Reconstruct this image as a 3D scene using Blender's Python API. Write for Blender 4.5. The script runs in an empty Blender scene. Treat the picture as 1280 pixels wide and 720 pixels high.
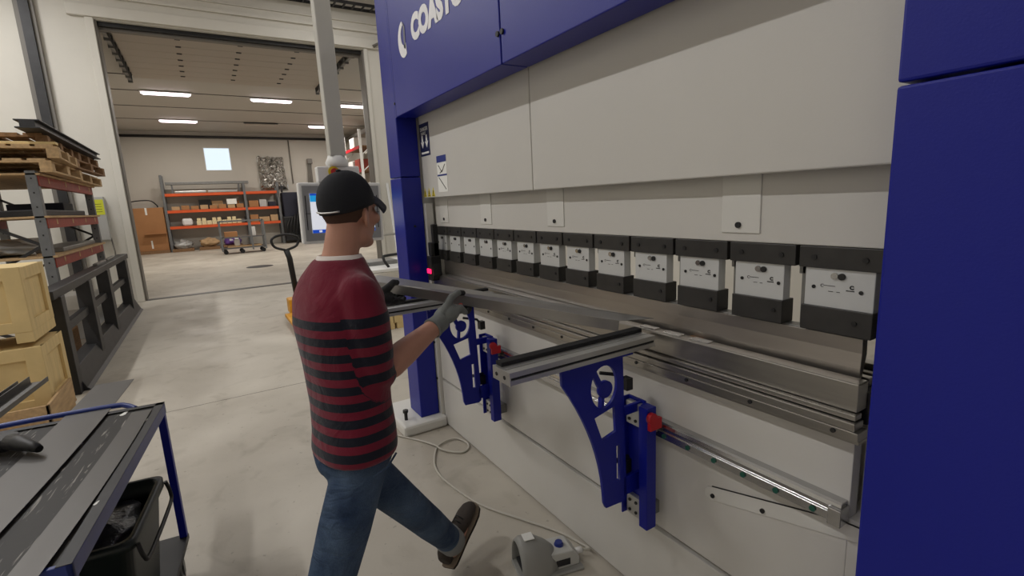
import bpy, bmesh, math, random
from mathutils import Vector, Matrix, Quaternion
from mathutils.noise import noise as pnoise
PI = math.pi
SPLIT = {'plate_screw','rung','clamp_screw','rail_plug','bar_screw','cap_hole','hinge_row','rod','brace','panel_seam','sticker_band','laces','pictogram','bearing_slider','rail_item','shelf_frame','suspension_wire','back_cover','post_slots','hose','label_text','tape','end_plate','bracket_flange'}
S = bpy.context.scene
COL = S.collection
random.seed(7)
V = Vector

# ------------------------------------------------------------------ materials
def srgb(r, g, b):
    f = lambda c: ((c/255+0.055)/1.055)**2.4 if c > 10 else c/255/12.92
    return (f(r), f(g), f(b), 1)
def mat(name, c, rough=.5, metal=0., var=.0, vs=8., bump=0., bs=60., c2=None, coat=0., emis=None, es=0., stretch=None, spec=.5, rvar=0.):
    m = bpy.data.materials.new(name); m.use_nodes = True
    nt = m.node_tree; n = nt.nodes; l = nt.links; b = n['Principled BSDF']
    b.inputs['Base Color'].default_value = c
    b.inputs['Roughness'].default_value = rough; b.inputs['Metallic'].default_value = metal
    b.inputs['Coat Weight'].default_value = coat; b.inputs['Specular IOR Level'].default_value = spec
    if emis: b.inputs['Emission Color'].default_value = emis; b.inputs['Emission Strength'].default_value = es
    tc = n.new('ShaderNodeTexCoord'); mp = n.new('ShaderNodeMapping'); l.new(tc.outputs['Object'], mp.inputs['Vector'])
    if stretch: mp.inputs['Scale'].default_value = stretch
    if var or c2:
        nz = n.new('ShaderNodeTexNoise'); nz.inputs['Scale'].default_value = vs; nz.inputs['Detail'].default_value = 6
        l.new(mp.outputs[0], nz.inputs['Vector'])
        cr = n.new('ShaderNodeValToRGB'); cr.color_ramp.elements[0].position = .32; cr.color_ramp.elements[1].position = .68
        if not c2: c2 = tuple(x*(1-var) for x in c[:3])+(1,)
        cr.color_ramp.elements[0].color = c2; cr.color_ramp.elements[1].color = c
        l.new(nz.outputs[0], cr.inputs[0]); l.new(cr.outputs[0], b.inputs['Base Color'])
        if rvar:
            mr = n.new('ShaderNodeMapRange'); mr.inputs[3].default_value = rough-rvar; mr.inputs[4].default_value = rough+rvar
            l.new(nz.outputs[0], mr.inputs[0]); l.new(mr.outputs[0], b.inputs['Roughness'])
    if bump:
        nb = n.new('ShaderNodeTexNoise'); nb.inputs['Scale'].default_value = bs; nb.inputs['Detail'].default_value = 4
        l.new(mp.outputs[0], nb.inputs['Vector'])
        bp = n.new('ShaderNodeBump'); bp.inputs['Strength'].default_value = bump; bp.inputs['Distance'].default_value = .01
        l.new(nb.outputs[0], bp.inputs['Height']); l.new(bp.outputs[0], b.inputs['Normal'])
    return m
M = {}
M['blue'] = mat('blue_paint', srgb(14,26,138), .38, bump=.05, bs=220, spec=.4)
M['blue2'] = mat('blue_powder', srgb(14,26,142), .4, bump=.04, bs=200, spec=.35)
M['cartblue'] = mat('cart_blue', srgb(28,52,132), .4, var=.25, vs=14)
M['white'] = mat('machine_white', srgb(206,204,199), .42, bump=.03, bs=200, var=.03, vs=2)
M['white2'] = mat('panel_white', srgb(214,213,208), .42)
M['wall'] = mat('wall_paint', srgb(222,219,210), .85, var=.05, vs=1.2, bump=.12, bs=30)
M['wallb'] = mat('back_wall_paint', srgb(200,195,186), .85, var=.05, vs=.6, bump=.1, bs=20)
M['ceil'] = mat('ceiling_paint', srgb(184,179,171), .7, var=.04, vs=.4)
M['ceilh'] = mat('hall_ceiling_paint', srgb(205,203,197), .8, var=.04, vs=.4)
M['door'] = mat('door_panel', srgb(176,166,154), .5)
M['black'] = mat('black_plastic', srgb(22,22,24), .5)
M['blackr'] = mat('black_rubber', srgb(26,26,28), .8)
M['dark'] = mat('dark_oxide_steel', srgb(62,61,60), .42, metal=.35, var=.2, vs=20)
M['dsteel'] = mat('dark_steel', srgb(56,56,58), .5, metal=.3, var=.25, vs=9)
M['steel'] = mat('brushed_steel', srgb(168,165,160), .3, metal=.95, var=.1, vs=12, stretch=(.3,6,6), bump=.03, bs=80)
M['punch'] = mat('punch_steel', srgb(170,164,158), .34, metal=.9, var=.12, vs=7, stretch=(.5,3,3), rvar=.07)
M['sheet'] = mat('sheet_steel', srgb(165,163,161), .36, metal=.85, var=.12, vs=5, stretch=(.6,3,3), rvar=.06)
M['strip'] = mat('rolled_steel', srgb(98,96,94), .45, metal=.75, var=.14, vs=4, stretch=(.8,4,4), rvar=.08)
M['alu'] = mat('anodised_aluminium', srgb(196,196,194), .35, metal=.75)
M['chrome'] = mat('chrome', srgb(190,190,190), .24, metal=1.)
M['galv'] = mat('galvanised_steel', srgb(140,140,138), .42, metal=.6, var=.2, vs=16)
M['greyp'] = mat('grey_painted_steel', srgb(112,114,116), .5, var=.15, vs=14)
M['adapter'] = mat('tool_adapter_satin', srgb(206,208,208), .38, metal=.2)
M['green'] = mat('green_plug', srgb(26,84,70), .5)
M['red'] = mat('red_plastic', srgb(190,24,40), .4)
M['redlamp'] = mat('red_lamp', srgb(230,20,60), .3, emis=srgb(255,30,90), es=3)
M['orange'] = mat('orange_beam', srgb(226,92,40), .5, var=.15, vs=3)
M['redbeam'] = mat('red_beam', srgb(150,56,42), .55, var=.25, vs=12)
M['wood'] = mat('pallet_wood', srgb(196,164,122), .8, var=.28, vs=5, stretch=(1,6,6), bump=.2, bs=40)
M['woodd'] = mat('old_wood', srgb(146,112,80), .85, var=.35, vs=5, stretch=(1,6,6), bump=.2, bs=40)
M['ply'] = mat('plywood', srgb(222,196,140), .7, var=.16, vs=4, stretch=(6,1,1), bump=.08, bs=30)
M['card'] = mat('cardboard', srgb(170,122,80), .85, var=.08, vs=3)
M['card2'] = mat('cardboard_pale', srgb(188,156,118), .85, var=.08, vs=3)
M['cream'] = mat('cream_card', srgb(226,210,168), .8)
M['whitep'] = mat('white_plastic', srgb(226,226,224), .5)
M['paper'] = mat('paper_white', srgb(236,236,232), .7)
M['purple'] = mat('purple_board', srgb(98,62,140), .6)
M['navybox'] = mat('navy_box', srgb(26,28,46), .6)
M['foil'] = mat('silver_foil', srgb(190,188,184), .22, metal=.95, bump=.9, bs=3.5)
M['film'] = mat('clear_film', srgb(170,170,168), .3, metal=.2, bump=.5, bs=14)
M['yellow'] = mat('yellow_paint', srgb(226,160,30), .5, var=.2, vs=12)
M['ylabel'] = mat('yellow_label', srgb(216,220,60), .6)
M['lightg'] = mat('light_grey_box', srgb(184,184,182), .6)
M['pedal'] = mat('pedal_grey', srgb(150,150,146), .42, bump=.05, bs=150)
M['pedal2'] = mat('pedal_light_grey', srgb(190,190,186), .45)
M['cable'] = mat('cable_grey', srgb(186,182,172), .55)
M['skin'] = mat('skin', srgb(196,144,122), .5, var=.12, vs=14, bump=.04, bs=200)
M['hair'] = mat('short_hair', srgb(88,62,48), .85, bump=.8, bs=420)
M['cap'] = mat('cap_cloth', srgb(24,26,32), .85, bump=.2, bs=400)
M['visor'] = mat('visor_cloth', srgb(52,55,64), .8, bump=.2, bs=400)
M['tee'] = mat('white_tee', srgb(230,222,216), .85)
M['gloveg'] = mat('glove_grey', srgb(128,132,130), .8, bump=.5, bs=320, var=.15, vs=40)
M['gloveb'] = mat('glove_black', srgb(30,31,33), .7, bump=.4, bs=220)
M['shoe'] = mat('shoe_fabric', srgb(50,42,36), .8, bump=.4, bs=250)
M['sole'] = mat('shoe_sole', srgb(120,106,90), .7)
M['soled'] = mat('shoe_sole_dark', srgb(44,38,34), .8)
M['cuff'] = mat('jeans_inside', srgb(132,134,134), .85, bump=.3, bs=300)
M['bin'] = mat('bin_dark_green', srgb(30,40,38), .45, var=.15, vs=12)
M['scrap'] = mat('dark_bag', srgb(52,52,52), .35, bump=.8, bs=30)
M['navy'] = mat('sticker_navy', srgb(22,30,74), .5)
M['stblue'] = mat('sticker_blue', srgb(40,54,130), .5)
M['styel'] = mat('sticker_yellow', srgb(214,196,40), .5)
M['ink'] = mat('ink', srgb(34,34,38), .6)
M['logo'] = mat('logo_white', srgb(240,240,244), .5)
M['logog'] = mat('logo_grey', srgb(110,112,128), .5)
M['lamp'] = mat('tube_lit', (1,1,1,1), .5, emis=srgb(255,236,244), es=6)
M['lampoff'] = mat('tube_dim', srgb(190,180,170), .4)
M['scr_w'] = mat('screen_white', srgb(200,200,200), .3, emis=srgb(240,244,255), es=.9)
M['scr_c'] = mat('screen_cyan', srgb(40,160,220), .3, emis=srgb(30,165,235), es=.8)
M['scr_b'] = mat('screen_blue', srgb(20,60,180), .3, emis=srgb(30,90,215), es=.7)
M['scr_g'] = mat('screen_teal', srgb(20,160,170), .3, emis=srgb(30,180,180), es=.7)
M['polep'] = mat('pole_paint', srgb(186,184,176), .5)
M['grille'] = mat('panel_grey', srgb(150,151,152), .5, metal=.2)
M['stop'] = mat('stop_red', srgb(180,40,36), .4)
M['pipe'] = mat('grey_pipe', srgb(120,116,110), .55)

# concrete floor
def floor_mat():
    m = bpy.data.materials.new('concrete_floor'); m.use_nodes = True
    nt = m.node_tree; n = nt.nodes; l = nt.links; b = n['Principled BSDF']
    tc = n.new('ShaderNodeTexCoord')
    def noise_(s, d=6, dist=0.):
        z = n.new('ShaderNodeTexNoise'); z.inputs['Scale'].default_value = s; z.inputs['Detail'].default_value = d; z.inputs['Distortion'].default_value = dist
        l.new(tc.outputs['Object'], z.inputs['Vector']); return z
    def ramp(src, p0, c0, p1, c1):
        r = n.new('ShaderNodeValToRGB'); r.color_ramp.elements[0].position = p0; r.color_ramp.elements[1].position = p1
        r.color_ramp.elements[0].color = c0; r.color_ramp.elements[1].color = c1; l.new(src, r.inputs[0]); return r
    a = ramp(noise_(.9, 8, .4).outputs[0], .3, srgb(168,161,149), .7, srgb(196,190,178))
    st = ramp(noise_(3.2, 10, 1.2).outputs[0], .30, (.62,.60,.57,1), .46, (1,1,1,1))
    sp = ramp(noise_(26, 3).outputs[0], .27, (.45,.43,.4,1), .33, (1,1,1,1))
    mx = n.new('ShaderNodeMix'); mx.data_type = 'RGBA'; mx.blend_type = 'MULTIPLY'; mx.inputs[0].default_value = .45
    l.new(a.outputs[0], mx.inputs[6]); l.new(st.outputs[0], mx.inputs[7])
    m2 = n.new('ShaderNodeMix'); m2.data_type = 'RGBA'; m2.blend_type = 'MULTIPLY'; m2.inputs[0].default_value = .5
    l.new(mx.outputs[2], m2.inputs[6]); l.new(sp.outputs[0], m2.inputs[7])
    l.new(m2.outputs[2], b.inputs['Base Color'])
    r = ramp(noise_(2.0, 5).outputs[0], .3, (.42,)*3+(1,), .7, (.62,)*3+(1,)); l.new(r.outputs[0], b.inputs['Roughness'])
    bp = n.new('ShaderNodeBump'); bp.inputs['Strength'].default_value = .12; bp.inputs['Distance'].default_value = .005
    l.new(noise_(45, 4).outputs[0], bp.inputs['Height']); l.new(bp.outputs[0], b.inputs['Normal'])
    return m
M['floor'] = floor_mat()
def knit_mat():
    m = bpy.data.materials.new('striped_knit'); m.use_nodes = True
    nt = m.node_tree; n = nt.nodes; l = nt.links; b = n['Principled BSDF']
    at = n.new('ShaderNodeAttribute'); at.attribute_name = 'stripe'
    fr = n.new('ShaderNodeMath'); fr.operation = 'FRACT'; l.new(at.outputs['Fac'], fr.inputs[0])
    lt = n.new('ShaderNodeMath'); lt.operation = 'LESS_THAN'; lt.inputs[1].default_value = .52; l.new(fr.outputs[0], lt.inputs[0])
    gz = n.new('ShaderNodeMath'); gz.operation = 'GREATER_THAN'; gz.inputs[1].default_value = 0.; l.new(at.outputs['Fac'], gz.inputs[0])
    mu = n.new('ShaderNodeMath'); mu.operation = 'MULTIPLY'; l.new(lt.outputs[0], mu.inputs[0]); l.new(gz.outputs[0], mu.inputs[1])
    mx = n.new('ShaderNodeMix'); mx.data_type = 'RGBA'; mx.inputs[6].default_value = srgb(112,24,46); mx.inputs[7].default_value = srgb(22,25,38)
    l.new(mu.outputs[0], mx.inputs[0]); l.new(mx.outputs[2], b.inputs['Base Color'])
    b.inputs['Roughness'].default_value = .9; b.inputs['Sheen Weight'].default_value = .25; b.inputs['Specular IOR Level'].default_value = .2
    tc = n.new('ShaderNodeTexCoord')
    z = n.new('ShaderNodeTexNoise'); z.inputs['Scale'].default_value = 350; l.new(tc.outputs['Object'], z.inputs['Vector'])
    z2 = n.new('ShaderNodeTexNoise'); z2.inputs['Scale'].default_value = 9; z2.inputs['Detail'].default_value = 3; z2.inputs['Distortion'].default_value = 1; l.new(tc.outputs['Object'], z2.inputs['Vector'])
    bp = n.new('ShaderNodeBump'); bp.inputs['Strength'].default_value = .25; bp.inputs['Distance'].default_value = .003; l.new(z.outputs[0], bp.inputs['Height'])
    b2 = n.new('ShaderNodeBump'); b2.inputs['Strength'].default_value = .35; b2.inputs['Distance'].default_value = .03; l.new(z2.outputs[0], b2.inputs['Height'])
    l.new(bp.outputs[0], b2.inputs['Normal']); l.new(b2.outputs[0], b.inputs['Normal'])
    return m
M['knit'] = knit_mat()
def denim_mat():
    m = bpy.data.materials.new('denim'); m.use_nodes = True
    nt = m.node_tree; n = nt.nodes; l = nt.links; b = n['Principled BSDF']
    tc = n.new('ShaderNodeTexCoord')
    z = n.new('ShaderNodeTexNoise'); z.inputs['Scale'].default_value = 7; z.inputs['Detail'].default_value = 5; l.new(tc.outputs['Object'], z.inputs['Vector'])
    r = n.new('ShaderNodeValToRGB'); e = r.color_ramp.elements
    e[0].position = .32; e[0].color = srgb(40,58,86); e[1].position = .72; e[1].color = srgb(92,112,136)
    l.new(z.outputs[0], r.inputs[0])
    z3 = n.new('ShaderNodeTexNoise'); z3.inputs['Scale'].default_value = 260; l.new(tc.outputs['Object'], z3.inputs['Vector'])
    r3 = n.new('ShaderNodeValToRGB'); r3.color_ramp.elements[0].position=.35; r3.color_ramp.elements[0].color=(.6,.6,.62,1); r3.color_ramp.elements[1].position=.65
    l.new(z3.outputs[0], r3.inputs[0])
    mx = n.new('ShaderNodeMix'); mx.data_type='RGBA'; mx.blend_type='MULTIPLY'; mx.inputs[0].default_value=.6
    l.new(r.outputs[0], mx.inputs[6]); l.new(r3.outputs[0], mx.inputs[7]); l.new(mx.outputs[2], b.inputs['Base Color'])
    mp = n.new('ShaderNodeMapping'); mp.inputs['Scale'].default_value = (1,1,2.0); l.new(tc.outputs['Object'], mp.inputs['Vector'])
    z2 = n.new('ShaderNodeTexNoise'); z2.inputs['Scale'].default_value = 7; z2.inputs['Detail'].default_value = 3; z2.inputs['Distortion'].default_value = 1.2; l.new(mp.outputs[0], z2.inputs['Vector'])
    bp = n.new('ShaderNodeBump'); bp.inputs['Strength'].default_value = .7; bp.inputs['Distance'].default_value = .035; l.new(z2.outputs[0], bp.inputs['Height']); l.new(bp.outputs[0], b.inputs['Normal'])
    b.inputs['Roughness'].default_value = .85; b.inputs['Specular IOR Level'].default_value = .25
    return m
M['denim'] = denim_mat()
def scratched_mat():
    m = bpy.data.materials.new('scratched_black_top'); m.use_nodes = True
    nt = m.node_tree; n = nt.nodes; l = nt.links; b = n['Principled BSDF']
    tc = n.new('ShaderNodeTexCoord')
    prev = None
    for i,(rot,sc,thr) in enumerate(((.4,(1,14,1),.70),(2.1,(1.4,16,1),.71),(1.2,(2,12,1),.715))):
        mp = n.new('ShaderNodeMapping'); mp.inputs['Rotation'].default_value = (0,0,rot); mp.inputs['Scale'].default_value = sc; l.new(tc.outputs['Object'], mp.inputs['Vector'])
        z = n.new('ShaderNodeTexNoise'); z.inputs['Scale'].default_value = 5; z.inputs['Detail'].default_value = 3; z.inputs['Distortion'].default_value=.3; l.new(mp.outputs[0], z.inputs['Vector'])
        g = n.new('ShaderNodeMapRange'); g.inputs[1].default_value = thr-.06; g.inputs[2].default_value = thr+.02; l.new(z.outputs[0], g.inputs[0])
        if prev is None: prev = g.outputs[0]
        else:
            a = n.new('ShaderNodeMath'); a.operation='MAXIMUM'; l.new(prev,a.inputs[0]); l.new(g.outputs[0],a.inputs[1]); prev=a.outputs[0]
    mx = n.new('ShaderNodeMix'); mx.data_type='RGBA'; mx.inputs[6].default_value=srgb(44,42,41); mx.inputs[7].default_value=srgb(140,136,130)
    l.new(prev, mx.inputs[0]); l.new(mx.outputs[2], b.inputs['Base Color']); b.inputs['Roughness'].default_value=.5; b.inputs['Specular IOR Level'].default_value=.25
    return m
M['carttop'] = scratched_mat()

# ------------------------------------------------------------------ mesh helpers
def bbox(bm, x0,x1,y0,y1,z0,z1, mi=0, rot=None, piv=None):
    vs = [bm.verts.new(V((x,y,z))) for x in (x0,x1) for y in (y0,y1) for z in (z0,z1)]
    if rot is not None:
        p = V(piv) if piv is not None else V(((x0+x1)/2,(y0+y1)/2,(z0+z1)/2))
        for v in vs: v.co = rot @ (v.co-p) + p
    for f in ((0,1,3,2),(4,6,7,5),(0,4,5,1),(2,3,7,6),(0,2,6,4),(1,5,7,3)):
        fc = bm.faces.new([vs[i] for i in f]); fc.material_index = mi
    return vs
def prism(bm, pts, axis, a, b, mi=0):
    # pts: 2D outline; axis 'x': pts=(y,z) extruded x a..b ; 'y': pts=(x,z) ; 'z': pts=(x,y)
    def mk(p, t):
        return V((t,p[0],p[1])) if axis=='x' else V((p[0],t,p[1])) if axis=='y' else V((p[0],p[1],t))
    A = [bm.verts.new(mk(p,a)) for p in pts]; B = [bm.verts.new(mk(p,b)) for p in pts]
    k = len(pts)
    fs = [bm.faces.new(A), bm.faces.new(list(reversed(B)))]
    for i in range(k): fs.append(bm.faces.new((A[i],B[i],B[(i+1)%k],A[(i+1)%k])))
    for f in fs: f.material_index = mi
def frames(path):
    out = []; k = len(path); up = V((0,0,1))
    for i in range(k):
        t = (path[min(i+1,k-1)]-path[max(i-1,0)]).normalized()
        if abs(t.dot(up)) > .95: up = V((1,0,0)) if abs(t.x) < .9 else V((0,1,0))
        a = t.cross(up).normalized(); b = a.cross(t).normalized(); up = b
        out.append((a,b))
    return out
def tube(bm, path, r, n=10, mi=0, cap=True, closed=False):
    path = [V(p) for p in path]; fr = frames(path); rings = []
    for i,p in enumerate(path):
        rr = r[i] if isinstance(r,(list,tuple)) else r
        a,b = fr[i]
        rings.append([bm.verts.new(p + a*math.cos(2*PI*j/n)*rr + b*math.sin(2*PI*j/n)*rr) for j in range(n)])
    for i in range(len(rings)-1):
        for j in range(n):
            f = bm.faces.new((rings[i][j],rings[i][(j+1)%n],rings[i+1][(j+1)%n],rings[i+1][j])); f.material_index = mi; f.smooth = True
    if cap:
        f = bm.faces.new(list(reversed(rings[0]))); f.material_index = mi
        f = bm.faces.new(rings[-1]); f.material_index = mi
def cyl(bm, p0, p1, r, n=16, mi=0): tube(bm, [p0,p1], r, n, mi)
def bar(bm, p0, p1, w, h, mi=0, up=(0,0,1)):
    p0=V(p0); p1=V(p1); t=(p1-p0).normalized(); u=V(up)
    if abs(t.dot(u))>.98: u=V((1,0,0))
    a=t.cross(u).normalized(); b=a.cross(t).normalized(); vs=[]
    for p in (p0,p1):
        for s,q in ((-1,-1),(1,-1),(1,1),(-1,1)): vs.append(bm.verts.new(p+a*s*w/2+b*q*h/2))
    for f in ((0,1,2,3),(7,6,5,4),(0,4,5,1),(1,5,6,2),(2,6,7,3),(3,7,4,0)):
        fc=bm.faces.new([vs[i] for i in f]); fc.material_index=mi
def loft(bm, rings, cap=True, mi=0, smooth=True):
    R = [[bm.verts.new(p) for p in r] for r in rings]; n=len(R[0])
    for i in range(len(R)-1):
        for j in range(n):
            f=bm.faces.new((R[i][j],R[i][(j+1)%n],R[i+1][(j+1)%n],R[i+1][j])); f.smooth=smooth; f.material_index=mi
    if cap:
        bm.faces.new(list(reversed(R[0]))).material_index=mi; bm.faces.new(R[-1]).material_index=mi
def ell(bm, c, ax, rad, n=20, m=12, mi=0):
    c=V(c); rows=[]
    top=bm.verts.new(c+ax[2]*rad[2]); bot=bm.verts.new(c-ax[2]*rad[2])
    for i in range(1,m):
        th=PI*i/m
        rows.append([bm.verts.new(c+ax[0]*rad[0]*math.sin(th)*math.cos(2*PI*j/n)+ax[1]*rad[1]*math.sin(th)*math.sin(2*PI*j/n)+ax[2]*rad[2]*math.cos(th)) for j in range(n)])
    fs=[]
    for j in range(n):
        fs.append(bm.faces.new((top,rows[0][j],rows[0][(j+1)%n]))); fs.append(bm.faces.new((bot,rows[-1][(j+1)%n],rows[-1][j])))
    for i in range(len(rows)-1):
        for j in range(n): fs.append(bm.faces.new((rows[i][j],rows[i+1][j],rows[i+1][(j+1)%n],rows[i][(j+1)%n])))
    for f in fs: f.smooth=True; f.material_index=mi
AX=(V((1,0,0)),V((0,1,0)),V((0,0,1)))
def obj(name, bm, mats, parent=None, bevel=0., kind=None, fix=True):
    if fix: bmesh.ops.recalc_face_normals(bm, faces=bm.faces)
    me=bpy.data.meshes.new(name); bm.to_mesh(me); bm.free()
    for m in (mats if isinstance(mats,(list,tuple)) else [mats]): me.materials.append(M[m] if isinstance(m,str) else m)
    o=bpy.data.objects.new(name, me); COL.objects.link(o)
    if parent is not None: o.parent=parent; o.matrix_parent_inverse=parent.matrix_world.inverted()
    if bevel:
        b=o.modifiers.new('bev','BEVEL'); b.width=bevel; b.segments=2; b.limit_method='ANGLE'; b.angle_limit=math.radians(40); b.harden_normals=False
    if kind: o['kind']=kind
    return o
def B(name, mats, parent, *boxes, bevel=0., kind=None):
    bm=bmesh.new()
    for b in boxes: bbox(bm,*b)
    return obj(name,bm,mats,parent,bevel,kind)
def tag(o,label,cat,group=None):
    o['label']=label; o['category']=cat
    if group: o['group']=group
    return o
def thing(name,label,cat,loc=(0,0,0),rz=0,group=None):
    o=bpy.data.objects.new(name,None); COL.objects.link(o); o.location=loc; o.rotation_euler=(0,0,rz); o.empty_display_size=.1
    o.matrix_world=Matrix.Translation(V(loc)) @ Matrix.Rotation(rz,4,'Z')
    return tag(o,label,cat,group)
def L(o):   # children built in local coordinates of a placed Empty
    o.matrix_parent_inverse=Matrix.Identity(4); return o
def dup(root, loc, rz=0, label=None, group=None):
    r=root.copy(); COL.objects.link(r); r.location=loc; r.rotation_euler=(0,0,rz)
    if label: r['label']=label
    if group: r['group']=group
    for ch in list(root.children):
        c=ch.copy(); COL.objects.link(c); c.parent=r
        for g in ch.children:
            d=g.copy(); COL.objects.link(d); d.parent=c
    return r
def text(name, s, mat_, parent, loc, size, rot, thick=.0012, sx=1., off=0., shear=0.):
    cu=bpy.data.curves.new(name,'FONT'); cu.body=s; cu.size=size; cu.extrude=thick; cu.offset=off; cu.shear=shear; cu.align_x='LEFT'; cu.resolution_u=4
    t=bpy.data.objects.new(name+'_tmp',cu); COL.objects.link(t)
    dg=bpy.context.evaluated_depsgraph_get(); me=bpy.data.meshes.new_from_object(t.evaluated_get(dg))
    bpy.data.objects.remove(t)
    me.transform(Matrix.Translation(V(loc)) @ rot.to_4x4() @ Matrix.Diagonal((sx,1,1,1)))
    me.materials.clear(); me.materials.append(M[mat_])
    o=bpy.data.objects.new(name,me); COL.objects.link(o)
    if parent is not None: o.parent=parent; o.matrix_parent_inverse=parent.matrix_world.inverted()
    return o
ROTF=Matrix(((1,0,0),(0,0,-1),(0,1,0)))   # text standing on a wall that faces -Y, reading towards +X
def wallbox(name,m,*boxes,bevel=0.):
    return B(name,m,None,*boxes,bevel=bevel,kind='structure')

# ------------------------------------------------------------------ room shell
HX=4.5; HY0=-5.0; HY1=5.6; HZ=6.6
wallbox('floor','floor',(-27.6,HX,-5.2,7.4,-.1,0))
# wall with the big doorway (plane x=-11.7)
wallbox('wall_doorway','wall',(-12.0,-11.7,HY0,-1.2,0,HZ),(-12.0,-11.7,3.52,HY1,0,HZ),(-12.0,-11.7,-1.2,3.52,5.06,HZ))
wallbox('wall_left','wall',(-11.7,HX,HY0-.2,HY0,0,HZ))
wallbox('wall_right','wall',(-11.7,HX,HY1,HY1+.2,0,HZ))
wallbox('wall_rear','wall',(HX,HX+.2,HY0,HY1,0,HZ))
wallbox('ceiling','ceilh',(-12,HX,HY0,HY1,HZ,HZ+.1))
# trims round the doorway
bm=bmesh.new()
bbox(bm,-11.7,-11.62,-1.55,4.1,5.08,5.27); bbox(bm,-11.7,-11.66,-1.32,-1.2,0,5.08); bbox(bm,-11.7,-11.66,3.52,3.6,0,5.08)
obj('trim_1',bm,'wall',None,.01,'structure')
wallbox('trim_2','pipe',(-12.02,-11.72,-1.2,-1.17,0,5.06),(-12.02,-11.72,3.49,3.52,0,5.06),(-12.02,-11.9,-1.17,3.49,4.95,5.06))
wallbox('trim_3','black',(-11.9,-11.8,-1.17,3.49,4.99,5.06))
# steel column strip and pipe at the left end of the door wall
wallbox('trim_4',('dsteel'),(-11.7,-11.55,-2.13,-2.0,0,HZ))
wallbox('trim_5',('pipe'),(-11.7,-11.6,-2.2,-2.13,0,HZ),(-11.7,-11.6,-2.0,-1.95,0,HZ))
wallbox('trim_6',('wall'),(-11.7,-11.64,-1.5,HY1,5.42,5.47),(-11.7,-11.66,-2.0,HY1,5.6,5.62))
# back room
wallbox('wall_back','wallb',(-27.6,-27.3,-3.1,.33,0,5.4),(-27.6,-27.3,1.40,7.3,0,5.4),(-27.6,-27.3,.33,1.40,0,3.57),(-27.6,-27.3,.33,1.40,4.62,5.4))
wallbox('wall_far_left','wallb',(-27.3,-12,-3.1,-2.9,0,5.4))
wallbox('wall_far_right','wallb',(-27.3,-12,7.1,7.3,0,5.4))
wallbox('ceiling_back','ceil',(-27.6,-12,-3.1,7.3,5.3,5.4))
w=B('window_1','whitep',None,(-27.36,-27.28,.33,.36,3.57,4.62),(-27.36,-27.28,1.37,1.40,3.57,4.62),(-27.36,-27.28,.36,1.37,3.57,3.6),(-27.36,-27.28,.36,1.37,4.59,4.62),kind='structure')
gm=bpy.data.materials.new('window_glass'); gm.use_nodes=True
gb=gm.node_tree.nodes['Principled BSDF']; gb.inputs['Transmission Weight'].default_value=1; gb.inputs['Roughness'].default_value=.05; gb.inputs['IOR'].default_value=1.45
M['glass']=gm
B('window_pane','glass',w,(-27.33,-27.32,.36,1.37,3.6,4.59))
# floor joint and doorway threshold strip
wallbox('trim_7','dark',(-4.80,-4.796,-4.9,.97,0,.001),(-11.9,-11.7,-1.17,3.49,0,.006))
# joints in the back ceiling
wallbox('trim_8','pipe',*[(x,x+.03,-2.9,7.1,5.28,5.3) for x in (-16.8,-18.78,-21.3,-24.02)])

# overhead sectional door parked under the back-room ceiling
t=thing('sectional_door','white sectional overhead door parked flat under the ceiling behind the doorway','door',(-12,0,5.15))
bm=bmesh.new()
for i in range(8):
    x=-12.25-i*.54; bbox(bm,x-.53,x,-1.08,3.34,5.17,5.21)
obj('door_leaf',bm,'door',t,.006)
bm=bmesh.new()
for i in range(8):
    for y in (.0,1.15,2.3):
        bbox(bm,-12.28-i*.54,-12.22-i*.54,y-.05,y+.05,5.155,5.17)
obj('hinge_row',bm,'dsteel',t)
for s,y in ((-1,-1.16),(1,3.42)):
    bm=bmesh.new()
    bbox(bm,-16.6,-12.15,y-.03,y+.03,5.06,5.09); bbox(bm,-16.6,-12.15,y-.03,y+.03,5.21,5.24); bbox(bm,-16.6,-12.15,y+s*.03-.004,y+s*.03+.004,5.06,5.24)
    for k in range(9): bbox(bm,-16.5+k*.52,-16.46+k*.52,y-.05,y+.05,5.02,5.28)
    bbox(bm,-12.2,-12.14,y+s*.14-.03,y+s*.14+.03,.0,5.1)
    obj('track',bm,'galv',t)
# pipes
def pipe_thing(name,label,path,r,m='pipe',cat='pipe',group=None):
    bm=bmesh.new(); tube(bm,path,r,10); return tag(obj(name,bm,m),label,cat,group)
pipe_thing('wall_pipe','long dark pipe running under the ceiling along the far wall',[(-27.1,-2.8,5.06),(-27.1,7,5.06)],.06,'dsteel')
pipe_thing('wall_conduit','thin conduit running up the far wall beside the silver bundle',[(-27.24,4.0,2.9),(-27.24,4.0,5.0)],.025,'pipe')
pipe_thing('drain_pipe','thin pipe in the far left corner behind the door track',[(-27.2,-2.84,0),(-27.2,-2.84,5.0)],.05,'pipe')
pipe_thing('corner_cable','thin brown cable hanging inside the doorway by its left jamb',[(-12.35,-1.5,5.2),(-12.35,-1.52,3),(-12.35,-1.5,.0)],.012,'woodd','cable')
pipe_thing('bent_cable','grey cable with a black end curving out over the doorway corner',[(-11.45,4.0,6.0),(-11.4,3.93,5.5),(-11.5,3.86,5.2),(-11.6,3.72,5.12)],[.015,.015,.018,.035],'pipe','cable')
# cable tray above door
t=thing('cable_tray','grey ladder cable tray high on the wall above the doorway','cable tray',(-11.5,2,5.85))
bm=bmesh.new(); bbox(bm,-11.62,-11.6,.6,HY1-.05,5.82,5.88); bbox(bm,-11.32,-11.3,.6,HY1-.05,5.82,5.88)
obj('side_rail',bm,'dsteel',t)
bm=bmesh.new()
for k in range(24): bbox(bm,-11.6,-11.32,.7+k*.2,.73+k*.2,5.82,5.85)
obj('rung',bm,'dsteel',t)
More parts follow.
